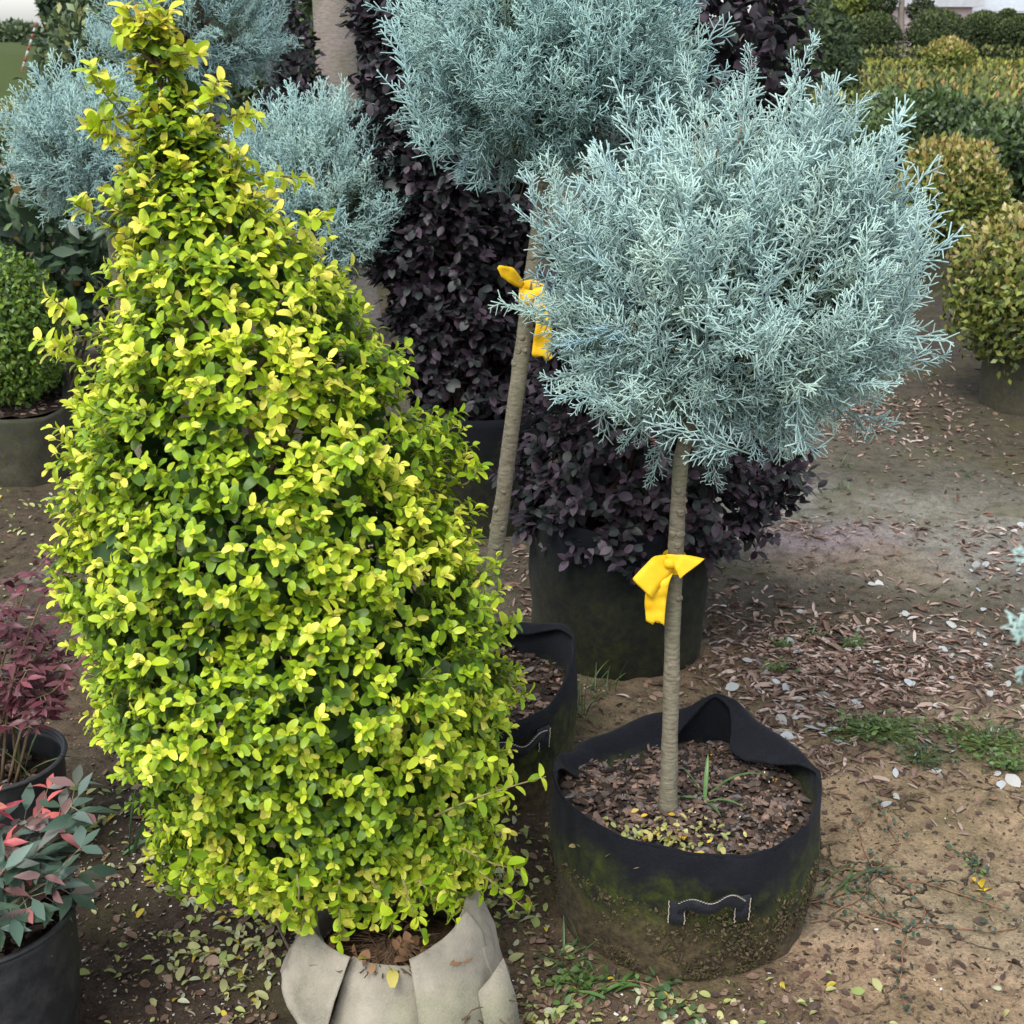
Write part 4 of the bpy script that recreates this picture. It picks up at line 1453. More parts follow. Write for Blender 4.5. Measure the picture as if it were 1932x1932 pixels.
# ================================================================== GENERIC BUSH
def bush(name, label, cat, c, rad, n, size, pal, wts, temps, mat, nsingle=0, group=None, base=None, tip_pal=None, tip_w=None, seed=0, rough=0.18, trunk=0.0, box=False, hang=0.0, shell=(0.82, 1.02), stems=0, freq=4.0, tip_h=0.2, stem_col=(0.09, 0.07, 0.05), core=0.5):
    """crown of leaf sized faces round an uneven ellipsoid (or clipped box); new growth sits at the top and the ends"""
    c = np.asarray(c, float)
    b = np.array([c[0], c[1], 0.0]) if base is None else np.asarray(base, float)
    t = thing(name, label, cat, b, group)

    def shellpts(m, f0, f1):
        u = rnd_dir(m)
        rz = np.where(u[:, 2] > 0, rad[2], rad[3])
        if box:
            u = u / (np.abs(u) ** 6).sum(1, keepdims=True) ** (1 / 6)
        E = np.stack([u[:, 0] * rad[0], u[:, 1] * rad[1], u[:, 2] * rz], 1)
        mx = max(rad)
        nz = 1 + rough * 2 * (vn(E / mx + c, freq, seed) - 0.5) + rough * 1.2 * (vn(E / mx + c, freq * 2.6, seed + 1) - 0.5)
        P = c + E * (nz * rng.uniform(f0, f1, m))[:, None]
        nn = nrm(E / (np.array([rad[0], rad[1], 1.0])[None] * np.stack([np.ones(m), np.ones(m), rz], 1)) ** 1)
        return P, nn, u

    P, Nn, u = shellpts(n, *shell)
    d = nrm(Nn * 0.55 + rnd_dir(n) * 0.8 + np.array([0, 0, 0.25 - hang]))
    B = frames(d, Nn + np.array([0, 0, 0.5]) + rng.normal(size=P.shape) * 0.5)
    sc = size * rng.uniform(0.65, 1.3, n)
    col = pick(pal, wts, n)
    if tip_pal is not None:
        k = rng.uniform(0, 1, n) < np.clip((u[:, 2] - tip_h) * 1.1, 0, 1) * 0.85
        k |= rng.uniform(0, 1, n) < 0.06
        col[k] = pick(tip_pal, tip_w, int(k.sum()))
        d2 = nrm(d + np.array([0, 0, 0.8]))
        B[k] = frames(d2, Nn + rng.normal(size=P.shape) * 0.6)[k]
    ni = int(n * core)
    Pi, Ni, _ = shellpts(ni, 0.5, 0.8)
    Bi = frames(rnd_dir(ni), Ni + rng.normal(size=Ni.shape) * 0.5)
    AP = np.concatenate([P, Pi]); AB = np.concatenate([B, Bi]); AS = np.concatenate([sc, size * rng.uniform(1.2, 2.0, ni)]); AC = np.concatenate([col, pick(pal, wts, ni)])
    emit(t, 'leaf', temps, AP, AB, AS, AC, rng.integers(0, len(temps), len(AP)), mat, nsingle)
    if trunk:
        v, f = tube(smooth_path([b, (b + c) / 2, c + np.array([0, 0, rad[2] * .3])], 12), np.linspace(trunk, trunk * .4, 12), 8, 0.15)
        part('trunk', t, v, f, M['twig'], np.array(stem_col))
    if stems:
        acc = Acc()
        for i in range(stems):
            e = P[rng.integers(0, n)]
            s0 = b + np.array([rng.normal(0, .05), rng.normal(0, .05), 0.05])
            v, f = tube(smooth_path([s0, (s0 * .4 + e * .6) + rng.normal(size=3) * .02 * max(rad), c + (e - c) * .9], 6), np.linspace(.006, .002, 6) * (1 + max(rad)), 5)
            acc.add(v, f, np.array(stem_col) * rng.uniform(.7, 1.4))
        V, F, cc = acc.get()
        part('stems', t, V, F, M['twig'], cc, kind='stuff')
    return t


# ================================================================== LOROPETALUM (purple columns)
PUR = [(0.018, 0.013, 0.018), (0.033, 0.023, 0.033), (0.062, 0.042, 0.058), (0.017, 0.023, 0.021), (0.028, 0.034, 0.031)]


def purple(label, c, levels, nsh, leaf, seed, nsingle, pal=PUR, wts=(4, 4, 3, 3, 2), red=0.012, twigs=True):
    """levels: (z, cx, cy, rx, ry)"""
    lv = np.array(levels, float)
    t = thing('purple_shrub', label, 'shrub', (c[0], c[1], 0.36))

    def surf(n, f0, f1):
        z = rng.uniform(lv[0, 0], lv[-1, 0], n * 3)
        wg = np.interp(z, lv[:, 0], lv[:, 3])
        z = z[rng.uniform(0, 1, n * 3) < wg / wg.max()][:n]
        th = rng.uniform(0, 2 * np.pi, len(z))
        cx, cy, rx, ry = [np.interp(z, lv[:, 0], lv[:, k]) for k in (1, 2, 3, 4)]
        Q = np.stack([cx + rx * np.cos(th), cy + ry * np.sin(th), z], 1)
        f = rng.uniform(f0, f1, len(z)) + 0.30 * (vn(Q, 7, seed) - 0.5) + 0.2 * (vn(Q, 17, seed + 1) - 0.5)
        return np.stack([cx + rx * np.cos(th) * f, cy + ry * np.sin(th) * f, z], 1), np.stack([np.cos(th), np.sin(th), np.zeros_like(z)], 1)

    P, D = surf(nsh, 0.76, 0.95)
    d = D * 0.9 + np.array([0, 0, 0.15]) + rng.normal(size=D.shape) * 0.45
    L = rng.uniform(0.06, 0.11, len(P))
    lp, lb, ls, age, sid = shoots(P, d, L, 4, leaf, ang=(70, 40), up=1.5, jit=0.3, grow=(1.1, 0.8))
    col = pick(pal, wts, len(lp))
    k = rng.uniform(0, 1, len(lp)) < red
    col[k] = pick([(0.22, 0.02, 0.03), (0.12, 0.02, 0.035)], (1, 1), int(k.sum()))
    P2, D2 = surf(nsh, 0.35, 0.75)
    b2 = frames(rnd_dir(len(P2)), D2 + rng.normal(size=D2.shape) * 0.5)
    AP = np.concatenate([lp, P2]); AB = np.concatenate([lb, b2]); AS = np.concatenate([ls, leaf * rng.uniform(1.1, 1.7, len(P2))]); AC = np.concatenate([col, pick(pal, wts, len(P2))])
    emit(t, 'leaf', LT_OVAL, AP, AB, AS, AC, rng.integers(0, 3, len(AP)), M['purple'], nsingle)
    acc = Acc()
    for i in range(34):
        e = P[rng.integers(0, len(P))]
        s0 = np.array([c[0] + rng.normal(0, .05), c[1] + rng.normal(0, .05), 0.34])
        m_ = np.array([np.interp(e[2] * .6 + .15, lv[:, 0], lv[:, 1]), c[1], e[2] * .6 + .15])
        v, f = tube(smooth_path([s0, m_ + rng.normal(size=3) * .04, e], 8), np.linspace(.007, .0018, 8), 5)
        acc.add(v, f, np.array((0.11, 0.07, 0.055)) * rng.uniform(.7, 1.4))
    V, F, cc = acc.get()
    part('stems', t, V, F, M['twig'], cc, kind='stuff')
    return t


lv3 = []
for row, xl, xr in ((1010, 985, 1420), (960, 945, 1480), (900, 950, 1505), (800, 985, 1500), (650, 1010, 1490), (450, 1060, 1500), (250, 1150, 1500), (100, 1250, 1505), (-20, 1310, 1490), (-60, 1340, 1450)):
    a, b = at(xl + 22, row, P3[1]), at(xr - 22, row, P3[1])
    lv3.append((a[2], (a[0] + b[0]) / 2, P3[1] + 0.03, (b[0] - a[0]) / 2, min(0.26, (b[0] - a[0]) / 2)))
purple('dark purple leaved shrub spilling over the tall black pot behind the front blue tree', P3, lv3, 1500, 0.036, 300, 300, wts=(3, 4, 4, 3, 3), red=0.003)
lv4 = []
for row, xl, xr in ((800, 800, 985), (700, 755, 1000), (500, 705, 1010), (350, 690, 1000), (200, 675, 960), (50, 668, 900), (-40, 690, 850)):
    a, b = at(xl + 26, row, P4[1]), at(xr - 22, row, P4[1])
    lv4.append((a[2], (a[0] + b[0]) / 2, P4[1] + 0.05, (b[0] - a[0]) / 2, min(0.27, (b[0] - a[0]) / 2)))
purple('tall near black purple column between the blue ball tree and the ribboned leaning trunk', P4, lv4, 1350, 0.042, 400, 300, wts=(6, 5, 2, 4, 2), red=0.003)
c5 = at(548, 110, 6.5)
bush('purple_shrub', 'dim purple bush in shade between blue crowns left of the pale trunk', 'shrub', (c5[0], 6.5, 1.0), (0.13, 0.2, 0.75, 0.85), 1300, 0.05, PUR, (4, 3, 2, 5, 4), LT_LOW, M['purple'], 0, seed=505, rough=0.2, stems=8)

# ================================================================== LEFT: photinia bush, box ball, far hedge
pc = at(60, 430, 5.5)
bush('photinia_bush', 'dark glossy broad leaved bush at left edge below the blue ball', 'shrub', (pc[0] - 0.02, 5.5, 0.66), (0.42, 0.36, 0.42, 0.42), 1300, 0.088, [(0.035, 0.070, 0.034), (0.05, 0.095, 0.045), (0.075, 0.13, 0.06), (0.022, 0.045, 0.025)], (4, 4, 2, 3), LT_LANCE, M['leaf'], 220,
     tip_pal=[(0.26, 0.22, 0.06), (0.32, 0.17, 0.06), (0.13, 0.2, 0.07)], tip_w=(2, 1.2, 3), seed=601, rough=0.16, stems=26, tip_h=0.75, shell=(0.55, 1.0), core=0.15)
bc = at(12, 640, PB[1])
bush('boxwood_ball', 'bright green small leaved clipped bush in the grey bag at left edge', 'shrub', (PB[0] - .01, PB[1], bc[2] + 0.02), (0.23, 0.23, 0.30, 0.27), 5200, 0.022, [(0.09, 0.17, 0.022), (0.14, 0.24, 0.03), (0.22, 0.32, 0.04), (0.05, 0.10, 0.02)], (4, 4, 2.5, 3), LT_LOW, M['leaf'], 150, seed=611, rough=0.10, trunk=0.012, freq=5, base=(PB[0], PB[1], .25))
# hedge with yellowish top behind
hc = at(-30, 225, 10.4)
bush('clipped_hedge', 'low clipped hedge with yellow green top at the far left', 'hedge', (hc[0] - 0.5, 10.4, 0.55), (1.5, 0.5, 0.42, 0.55), 4200, 0.05, [(0.04, 0.065, 0.02), (0.06, 0.09, 0.025)], (1, 1), LT_LOW, M['far'], 0, tip_pal=[(0.24, 0.24, 0.06), (0.3, 0.28, 0.08)], tip_w=(1, 1), seed=621, rough=0.05, box=True, tip_h=0.25)
# glossy dark bush behind the blue trees, left
gcx = at(150, 100, 8.0)
bush('viburnum_bush', 'dark glossy leaved rounded bush behind the blue trees at top left', 'shrub', (gcx[0] + 0.12, 8.0, 0.95), (0.42, 0.45, 0.78, 0.9), 3600, 0.06, [(0.045, 0.075, 0.035), (0.07, 0.11, 0.05), (0.11, 0.16, 0.08), (0.03, 0.05, 0.025)], (4, 4, 2, 2), LT_LOW, M['leaf'], 0, tip_pal=[(0.24, 0.25, 0.08), (0.12, 0.17, 0.06)], tip_w=(1, 2), seed=631, rough=0.13, stems=10, tip_h=0.4)
# tall ivy-like hedge behind, centre
ic = at(590, 60, 8.3)
bush('dark_hedge', 'tall dark leafy hedge in shade behind the pale tree trunk', 'hedge', (ic[0] + 0.1, 8.6, 1.2), (0.85, 0.4, 1.3, 1.2), 4600, 0.06, [(0.03, 0.05, 0.02), (0.05, 0.085, 0.03), (0.10, 0.13, 0.04)], (3, 3, 1), LT_LOW, M['far'], 0, seed=641, rough=0.08, box=True)
# pale tree trunk
tb = at(640, 230, 7.0)
tp_ = at(626, -40, 7.0)
tt = thing('tree', 'thick pale bare tree trunk rising out of frame at the top', 'tree', (tb[0] + 0.02, 7.0, 0))
path = smooth_path([(tb[0] + .04, 7.0, -0.02), tb, tp_, (tp_[0] - 0.06, 7.0, 2.6), (tp_[0] - .05, 7.05, 3.6)], 40)
v, f = tube(path, np.interp(np.linspace(0, 1, 40), [0, .1, .4, 1], [.15, .115, .103, .08]), 20, 0.06, 9)
part('trunk', tt, v, f, M['bark_pale'])
for k in range(5):
    s0 = path[-6 + k]
    a = k * 1.3
    e = s0 + np.array([math.cos(a) * .8, math.sin(a) * .8, .6])
    v, f = tube(smooth_path([s0, (s0 + e) / 2 + np.array([0, 0, .1]), e], 8), np.linspace(.04, .012, 8), 8, .1)
    part('limb', tt, v, f, M['bark_pale'])
n = 5000
cc0 = path[-1] + np.array([0, 0, 0.5])
P = cc0 + rnd_dir(n) * np.array([1.1, 1.1, .7]) * rng.uniform(.3, 1, (n, 1))
emit(tt, 'leaf', LT_LOW, P, frames(rnd_dir(n), rnd_dir(n) + np.array([0, 0, 1.])), rng.uniform(.05, .09, n), pick([(0.05, 0.09, 0.025), (0.08, 0.13, 0.03)], (1, 1), n), rng.integers(0, 3, n), M['far'], 0)

# ================================================================== RIGHT: bronze balls, box clumps, photinia rows, topiary
BRZ = [(0.10, 0.14, 0.025), (0.17, 0.21, 0.035), (0.25, 0.27, 0.06), (0.055, 0.08, 0.018)]
BRT = [(0.34, 0.26, 0.08), (0.44, 0.36, 0.15), (0.30, 0.29, 0.07)]
b2c = at(1975, 540, 5.6)
bush('bronze_bush', 'clipped ball of bronze tipped small leaves in the grey bag at right edge', 'shrub', (b2c[0], 5.6, b2c[2]), (0.40, 0.38, 0.36, 0.38), 6500, 0.034, BRZ, (4, 4, 3, 3), LT_LOW, M['leaf'], 150, tip_pal=BRT, tip_w=(2, 2, 3), seed=701, rough=0.14, trunk=0.014, tip_h=0.0, freq=5, base=(PR2[0], PR2[1], .3), hang=0.15)
b1c = at(1790, 375, 8.4)
bush('bronze_bush', 'farther bronze tipped ball, beyond the right tips of the nearest blue tree', 'shrub', (b1c[0], 8.4, b1c[2]), (0.35, 0.35, 0.345, 0.36), 5200, 0.042, BRZ, (4, 4, 3, 3), LT_LOW, M['leaf'], 60, tip_pal=BRT, tip_w=(3, 2, 2), seed=711, rough=0.14, trunk=0.016, tip_h=0.0, freq=5, base=(PR1[0], PR1[1], .3))
BOXB = 0
BOX = [(0.035, 0.065, 0.022), (0.055, 0.092, 0.030), (0.085, 0.13, 0.045), (0.02, 0.038, 0.016)]
for lab, px, py, Y, rad in (('dark green boxwood mound at right edge behind the bronze balls', 1905, 300, 10.4, (.45, .4, .36, .7)), ('dark green boxwood mound left of the other, behind the nearest blue crown', 1745, 240, 12.0, (.55, .45, .30, .75)), ('dark boxwood mound largely hidden behind blue crown tips at right', 1640, 290, 11.2, (.45, .4, .30, .7))):
    c = at(px, py, Y)
    bush('boxwood_mound', lab, 'shrub', c, rad, 5200, 0.055, BOX, (4, 4, 3, 3), LT_LOW, M['leaf'], 0, seed=int(px), rough=0.22, freq=5, stems=5, tip_pal=[(0.10, 0.155, 0.05)], tip_w=(1,), tip_h=0.2)
# photinia rows
PHT = [(0.07, 0.10, 0.03), (0.11, 0.14, 0.045), (0.15, 0.17, 0.055), (0.05, 0.07, 0.025)]
PHR = [(0.34, 0.26, 0.07), (0.34, 0.16, 0.08), (0.22, 0.25, 0.06), (0.42, 0.36, 0.12)]
for k, (Y, lab) in enumerate(((13.6, 'nearest row of red tipped photinia at the right'), (16.9, 'middle row of red tipped photinia at the right'), (20.5, 'farthest row of red tipped photinia at the right'))):
    c = at(1790, 200, Y)
    t = bush('photinia_hedge', lab, 'hedge', (c[0] + 0.9, Y, 0.55), (2.5, 1.5, 0.35, 0.55), 7000, 0.11, PHT, (4, 4, 3, 2), LT_LOWL, M['far'], 0, tip_pal=PHR, tip_w=(2, 0.8, 5, 1), seed=720 + k, rough=0.12, box=True, tip_h=0.6, stems=12, freq=9, group='rows of photinia')
# low yellow hedge and the bronze dome on it
c = at(1800, 116, 24.5)
bush('clipped_hedge', 'long low yellow green hedge at the far end of the photinia rows', 'hedge', (c[0], 24.5, 0.45), (4.2, 0.5, 0.50, 0.45), 6500, 0.09, [(0.08, 0.10, 0.03), (0.12, 0.14, 0.035)], (1, 1), LT_LOW, M['far'], 0, tip_pal=[(0.30, 0.29, 0.06), (0.24, 0.26, 0.05)], tip_w=(1, 1), seed=741, rough=0.05, box=True, tip_h=0.3)
c = at(1790, 98, 23.6)
bush('bronze_bush', 'small far bronze dome in front of the dark topiary domes', 'shrub', (c[0], 23.6, 1.02), (0.42, 0.4, 0.30, 0.9), 2600, 0.07, BRZ, (3, 4, 3, 2), LT_LOW, M['far'], 0, tip_pal=BRT, tip_w=(2, 2, 2), seed=742, rough=0.12, tip_h=-0.1)
DOM = [(0.035, 0.055, 0.020), (0.05, 0.075, 0.025), (0.08, 0.105, 0.035), (0.022, 0.036, 0.015)]
for i, (px, top, wpx, Y, lab) in enumerate(((1650, 28, 108, 28.6, 'dark clipped dome left of the cloud pruned trunk, far right'), (1772, 22, 122, 28.6, 'broadest dark clipped dome right of the cloud pruned trunk'), (1855, 24, 84, 30, 'narrower clipped dome right of the broadest dome'), (1922, 34, 80, 28.6, 'clipped dome cut by the right edge'), (1560, 32, 110, 30, 'dark clipped dome beside the purple shrub top'), (1902, 20, 38, 34, 'small round topiary ball behind the domes at right'))):
    tpz = at(px, top, Y)
    r = wpx / FPX * depth(tpz) / 2
    zc = tpz[2] - r * 0.85
    bush('topiary_dome', lab, 'topiary', (tpz[0], Y, zc), (r, r, r * 0.9, zc), 8000, 0.055, DOM, (4, 4, 2, 3), LT_LOW, M['far'], 0, seed=760 + i, rough=0.025, freq=6, trunk=0.03, group='clipped topiary domes', tip_pal=[(0.10, 0.13, 0.04)], tip_w=(1,), tip_h=0.4)
c = at(1640, 105, 26.6)
bush('clipped_hedge', 'dark clipped hedge under the domes at the far right', 'hedge', (c[0] + 1.2, 26.8, 0.5), (4.6, 0.35, 0.62, 0.5), 7000, 0.08, DOM, (3, 3, 1, 3), LT_LOW, M['far'], 0, tip_pal=[(0.20, 0.21, 0.06)], tip_w=(1,), seed=771, rough=0.04, box=True, tip_h=0.45)
c = at(1535, 70, 15.6)
bush('dark_bush', 'dark green leafy bush right of the purple shrub top', 'shrub', (c[0], 15.6, 0.95), (0.55, 0.5, 0.85, 0.95), 4200, 0.07, [(0.035, 0.06, 0.028), (0.055, 0.085, 0.035), (0.1, 0.14, 0.06)], (3, 3, 1), LT_LOW, M['far'], 0, seed=781, rough=0.15)
# cloud pruned tree
c = at(1700, 40, 31)
t = thing('cloud_pruned_tree', 'slim pale trunk with small clipped foliage balls between two domes', 'tree', (c[0], 31, 0))
v, f = tube(smooth_path([(c[0], 31, 0), (c[0] + .05, 31, 1.2), (c[0] - .04, 31, 2.0), (c[0] + .08, 31, 3.4)], 16), np.linspace(.10, .04, 16), 8, .1)
part('trunk', t, v, f, M['bark_pale'])
for dx, dz, r in ((-.45, 2.0, .32), (.42, 1.85, .30), (.5, 2.6, .4), (-.5, 2.7, .42), (0.05, 3.5, .5)):
    n = 900
    P = np.array([c[0] + dx, 31, dz]) + rnd_dir(n) * np.array([r, r, r * .75]) * rng.uniform(.75, 1.02, (n, 1))
    emit(t, 'leaf', LT_LOW, P, frames(rnd_dir(n), rnd_dir(n) + np.array([0, 0, 1.])), rng.uniform(.06, .1, n), pick(DOM, (3, 3, 1, 2), n), rng.integers(0, 3, n), M['far'], 0, stuff='foliage_ball')
    v, f = tube(smooth_path([(c[0], 31, dz - .35), (c[0] + dx * .6, 31, dz - .25), (c[0] + dx, 31, dz)], 6), .025, 6)
    part('limb', t, v, f, M['bark_pale'])


# buildings
def box(x0, x1, y0, y1, z0, z1):
    V = np.array([(x, y, z) for x in (x0, x1) for y in (y0, y1) for z in (z0, z1)])
    F = np.array([[0, 1, 3, 2], [4, 6, 7, 5], [0, 4, 5, 1], [2, 3, 7, 6], [0, 2, 6, 4], [1, 5, 7, 3]])
    return V, F


def building():
    a, b = at(1560, 60, 52), at(1830, 60, 52)
    x0, x1 = a[0], b[0]
    t = thing('building', 'white walled building behind the topiary domes at the top right', 'building', ((x0 + x1) / 2, 55, 0))
    v, f = box(x0, x1, 52, 60, 0, 2.15)
    part('wall', t, v, f, M['plain'], np.array((0.55, 0.43, 0.45)), False)
    v, f = box(x0 - .3, x1 + .3, 51.6, 60.4, 2.16, 4.2)
    part('fascia', t, v, f, M['plain'], np.array((0.40, 0.41, 0.43)), False)
    v, f = box(x0 + 3.6, x0 + 4.6, 51.94, 51.99, 0, 2.0)
    part('door', t, v, f, M['plain'], np.array((0.2, 0.21, 0.22)), False)
    a, b = at(1838, 30, 57), at(2050, 30, 57)
    x0, x1 = a[0], b[0]
    t = thing('shed', 'shed with pale corrugated roof at the top right edge', 'building', ((x0 + x1) / 2, 60, 0))
    v, f = box(x0, x1, 57, 65, 0, 2.0)
    part('wall', t, v, f, M['plain'], np.array((0.09, 0.10, 0.12)), False)
    # corrugated roof: ridged sheet rising away
    xs = np.linspace(x0 - .3, x1 + .3, 3)
    ys = np.linspace(0, 1, 90)
    V = np.array([(x, 56.6 + 7 * s, 2.05 + 2.2 * s + 0.05 * math.sin(s * 2 * math.pi * 14)) for x in xs for s in ys])
    o = part('corrugated_roof', t, V, grid_faces(3, 90), M['plain'], np.array((0.34, 0.37, 0.40)))
    solidify(o, 0.03)


building()


# far trees
def far_tree(label, px, top, Y, wpx, size, pal, n, zb=1.0, seed=0, bright=None):
    tz = at(px, top, Y)
    r = wpx / FPX * depth(tz) / 2
    h = tz[2]
    zc = (h + zb) / 2
    bush('tree', label, 'tree', (tz[0], Y, zc), (r, r, h - zc, zc - zb), n, size, pal, np.ones(len(pal)), LT_LOW, M['far'], 0, seed=seed, rough=0.28, trunk=0.12, freq=3, shell=(0.6, 1.05), group='far trees')


FT = [(0.045, 0.075, 0.03), (0.07, 0.105, 0.04), (0.10, 0.14, 0.055)]
FTH = [(0.10, 0.14, 0.07), (0.14, 0.18, 0.09), (0.07, 0.105, 0.055)]
far_tree('dark conifer like tree against the sky at top left', 135, -60, 34, 120, 0.20, [(0.04, 0.065, 0.035), (0.06, 0.09, 0.045)], 5200, 0.6, 801)
far_tree('small pale green tree on the slope at the far left', 30, 55, 49, 90, 0.26, FTH, 4200, 1.0, 802)
far_tree('low hazy green tree on the slope beside the striped pole', 85, 85, 44, 60, 0.22, FTH, 3000, 1.0, 804)
far_tree('yellow green tree above the domes at the top', 1600, -50, 35, 120, 0.24, [(0.16, 0.20, 0.04), (0.22, 0.25, 0.05), (0.08, 0.11, 0.03)], 4200, 1.0, 805)
far_tree('dark tree behind the dark bush at the top', 1520, -60, 39, 150, 0.26, FT, 4200, 0.5, 806)
far_tree('dark tree far behind the pale trunk', 660, -80, 23, 180, 0.2, FT, 4200, 0.3, 809)
far_tree('dark tree far behind the blue tree tops at left', 420, -120, 26, 300, 0.2, FT, 6000, 0.3, 810)
far_tree('dark tree far behind the top centre blue crown', 1000, -120, 26, 420, 0.2, FT, 7000, 0.3, 811)

# grassy slope at far left
xs, ys = np.linspace(-90, -6, 80), np.linspace(14, 90, 70)
X, Y_ = np.meshgrid(xs, ys, indexing='ij')
Z = 1.05 * (1 / (1 + np.exp(-(Y_ - 25) / 3.4))) * (1 / (1 + np.exp((X + 7.2 + (Y_ - 25) * .28) / 1.0))) - 0.03 + 0.06 * (vn(np.stack([X, Y_, X * 0], -1), .5, 9) - .5)
o = link('hill', mesh('hill', np.stack([X, Y_, Z], -1).reshape(-1, 3), grid_faces(80, 70), None, True, M['grass_hill']))
tag(o, 'mown grass slope at the far left', None, None, 'structure')


def pole():
    a, b = at(40, 138, 29), at(69, 42, 29)
    t = thing('marker_pole', 'thin leaning pole with red and white bands on the grass slope', 'pole', a)
    n = 9
    for k in range(n):
        s0, s1 = k / n, (k + 1) / n
        v, f = tube(np.array([a + (b - a) * s0, a + (b - a) * s1]), 0.024 if k not in (0,) else .018, 8)
        part('band', t, v, f, M['plain'], np.array((0.45, 0.45, 0.44) if k % 2 else (0.26, 0.06, 0.04)))


pole()


# ================================================================== NANDINAS
def nandina(label, c, z0, stems_, pal_young, pal_old, lf, seed, nsing, spread=0.2):
    r = np.random.default_rng(seed)
    t = thing('nandina', label, 'shrub', (c[0], c[1], z0))
    P, D, Nn, Sc, Col = [], [], [], [], []
    acc = Acc()
    for (ex, ey, ez, young) in stems_:
        b = np.array([c[0] + r.normal(0, .025), c[1] + r.normal(0, .025), z0])
        e = np.array([c[0] + ex, c[1] + ey, ez])
        pth = smooth_path([b, (b + e) / 2 + np.array([ex * -.15, ey * -.15, .03]), e], 8)
        v, f = tube(pth, np.linspace(.004, .0015, 8), 5)
        acc.add(v, f, (0.16, 0.11, 0.07))
        nf = 6
        for k in range(nf):
            s = 0.45 + 0.55 * k / (nf - 1)
            p = pth[min(7, int(s * 7))]
            a = k * 2.4 + r.uniform(0, 1)
            out = nrm(np.array([math.cos(a), math.sin(a), r.uniform(0.0, .7) if k < nf - 1 else 1.2]))
            Lr = spread * r.uniform(.45, .9) * (0.6 if young > .6 else 1)
            q = p + out * Lr
            v, f, cc = sticks([p], [q], np.array([.0014]), np.array([.0008]), (0.2, 0.15, 0.1), (0.22, 0.2, 0.12))
            acc.add(v, f, cc)
            yg = r.uniform() < young * (0.35 + .8 * s) * .9
            nl = 4
            sd = nrm(np.cross(out, np.array([0, 0, 1.0])))
            for j in range(nl):
                u = 0.3 + .7 * j / (nl - 1)
                for sg in ((1, -1) if j < nl - 1 else (0,)):
                    bp = p + out * Lr * u
                    dd = nrm(out * (0.55 if sg else 1) + sd * sg * .9 + np.array([0, 0, r.normal(-.1, .25)]))
                    if sg and r.uniform() < 0.6:
                        # secondary stalk carrying three leaflets
                        p2 = bp + dd * lf * .7
                        v, f, cc = sticks([bp], [p2], np.array([.0010]), np.array([.0007]), (0.22, 0.18, 0.12), (0.22, 0.2, 0.12))
                        acc.add(v, f, cc)
                        s2 = nrm(np.cross(dd, np.array([0, 0, 1.0])))
                        trio = [dd, nrm(dd * .4 + s2), nrm(dd * .4 - s2)]
                        bp = p2
                    else:
                        trio = [dd]
                    for q_ in trio:
                        P.append(bp); D.append(q_); Nn.append(np.array([0, -.25, 1.0]) + r.normal(size=3) * .35)
                        Sc.append(lf * r.uniform(.7, 1.15) * (.8 if yg else 1))
                        pp = pal_young if yg else pal_old
                        Col.append(np.array(pp[r.integers(0, len(pp))]) * r.uniform(.8, 1.2))
    P, D, Nn, Sc, Col = [np.array(x) for x in (P, D, Nn, Sc, Col)]
    emit(t, 'leaf', LT_LANCE, P, frames(D, Nn), Sc, Col, rng.integers(0, 3, len(P)), M['waxy'], min(nsing, len(P) - 1))
    V, F, cc = acc.get()
    part('stems', t, V, F, M['twig'], cc)


RED = [(0.42, 0.05, 0.075), (0.5, 0.09, 0.10), (0.30, 0.03, 0.06), (0.45, 0.14, 0.10)]
GRN = [(0.065, 0.115, 0.085), (0.09, 0.15, 0.115), (0.05, 0.09, 0.055), (0.12, 0.175, 0.145)]
nandina('nandina with pink red young tips and grey green leaves at lower left', PN1, 0.22, [(.05, -.02, .33, .6), (-.02, .05, .37, 1.0), (.10, .05, .36, .25), (.02, -.10, .32, .2), (.13, -.03, .34, .12), (-.04, -.02, .36, 1.0), (.06, .09, .36, 1.0), (-.08, .06, .34, .9), (-.05, -.10, .33, .5), (.03, .03, .35, 1.0)], RED, GRN, 0.052, 5, 300, 0.13)
RED2 = [(0.17, 0.045, 0.065), (0.21, 0.065, 0.085), (0.12, 0.03, 0.045), (0.12, 0.055, 0.055)]
GRN2 = [(0.15, 0.065, 0.07), (0.13, 0.11, 0.09), (0.19, 0.06, 0.08), (0.11, 0.04, 0.05)]
nandina('reddish purple nandina at left edge in the rear plastic pot', PN2, 0.19, [(.02, 0.03, .52, .8), (.10, .06, .54, .8), (-.06, .05, .50, .7), (.06, .12, .56, .8), (.13, .10, .49, .8), (.17, .10, .44, .9), (.02, .16, .52, .8), (.14, .02, .40, .9), (-.03, .10, .42, .8), (.08, .18, .44, .9)], RED2, GRN2, 0.042, 6, 300, 0.13)


# ================================================================== RIBBONS
def strip(parent, name, pts, widths, n=22, m=5, seed=0, crink=0.004, torn=0.0):
    """pts: list of (left xyz, right xyz) pairs along the strip"""
    L = smooth_path([p[0] for p in pts], n)
    R = smooth_path([p[1] for p in pts], n)
    V = np.zeros((n, m, 3))
    for j in range(m):
        s = j / (m - 1)
        V[:, j] = L * (1 - s) + R * s
    W = V.reshape(-1, 3)
    W = W + np.array([0.15, 1.0, 0.1]) * (crink * 2 * (vn(W, 38, seed) - .5) + crink * (vn(W, 90, seed + 1) - .5))[:, None]
    V = W.reshape(n, m, 3)
    if torn:
        dv = nrm(V[-1] - V[-2])
        V[-1] += dv * (rng.uniform(-1, .6, (m, 1)) * torn)
    o = part(name, parent, V.reshape(-1, 3), grid_faces(n, m), M['ribbon'])
    solidify(o, 0.0008, 0)


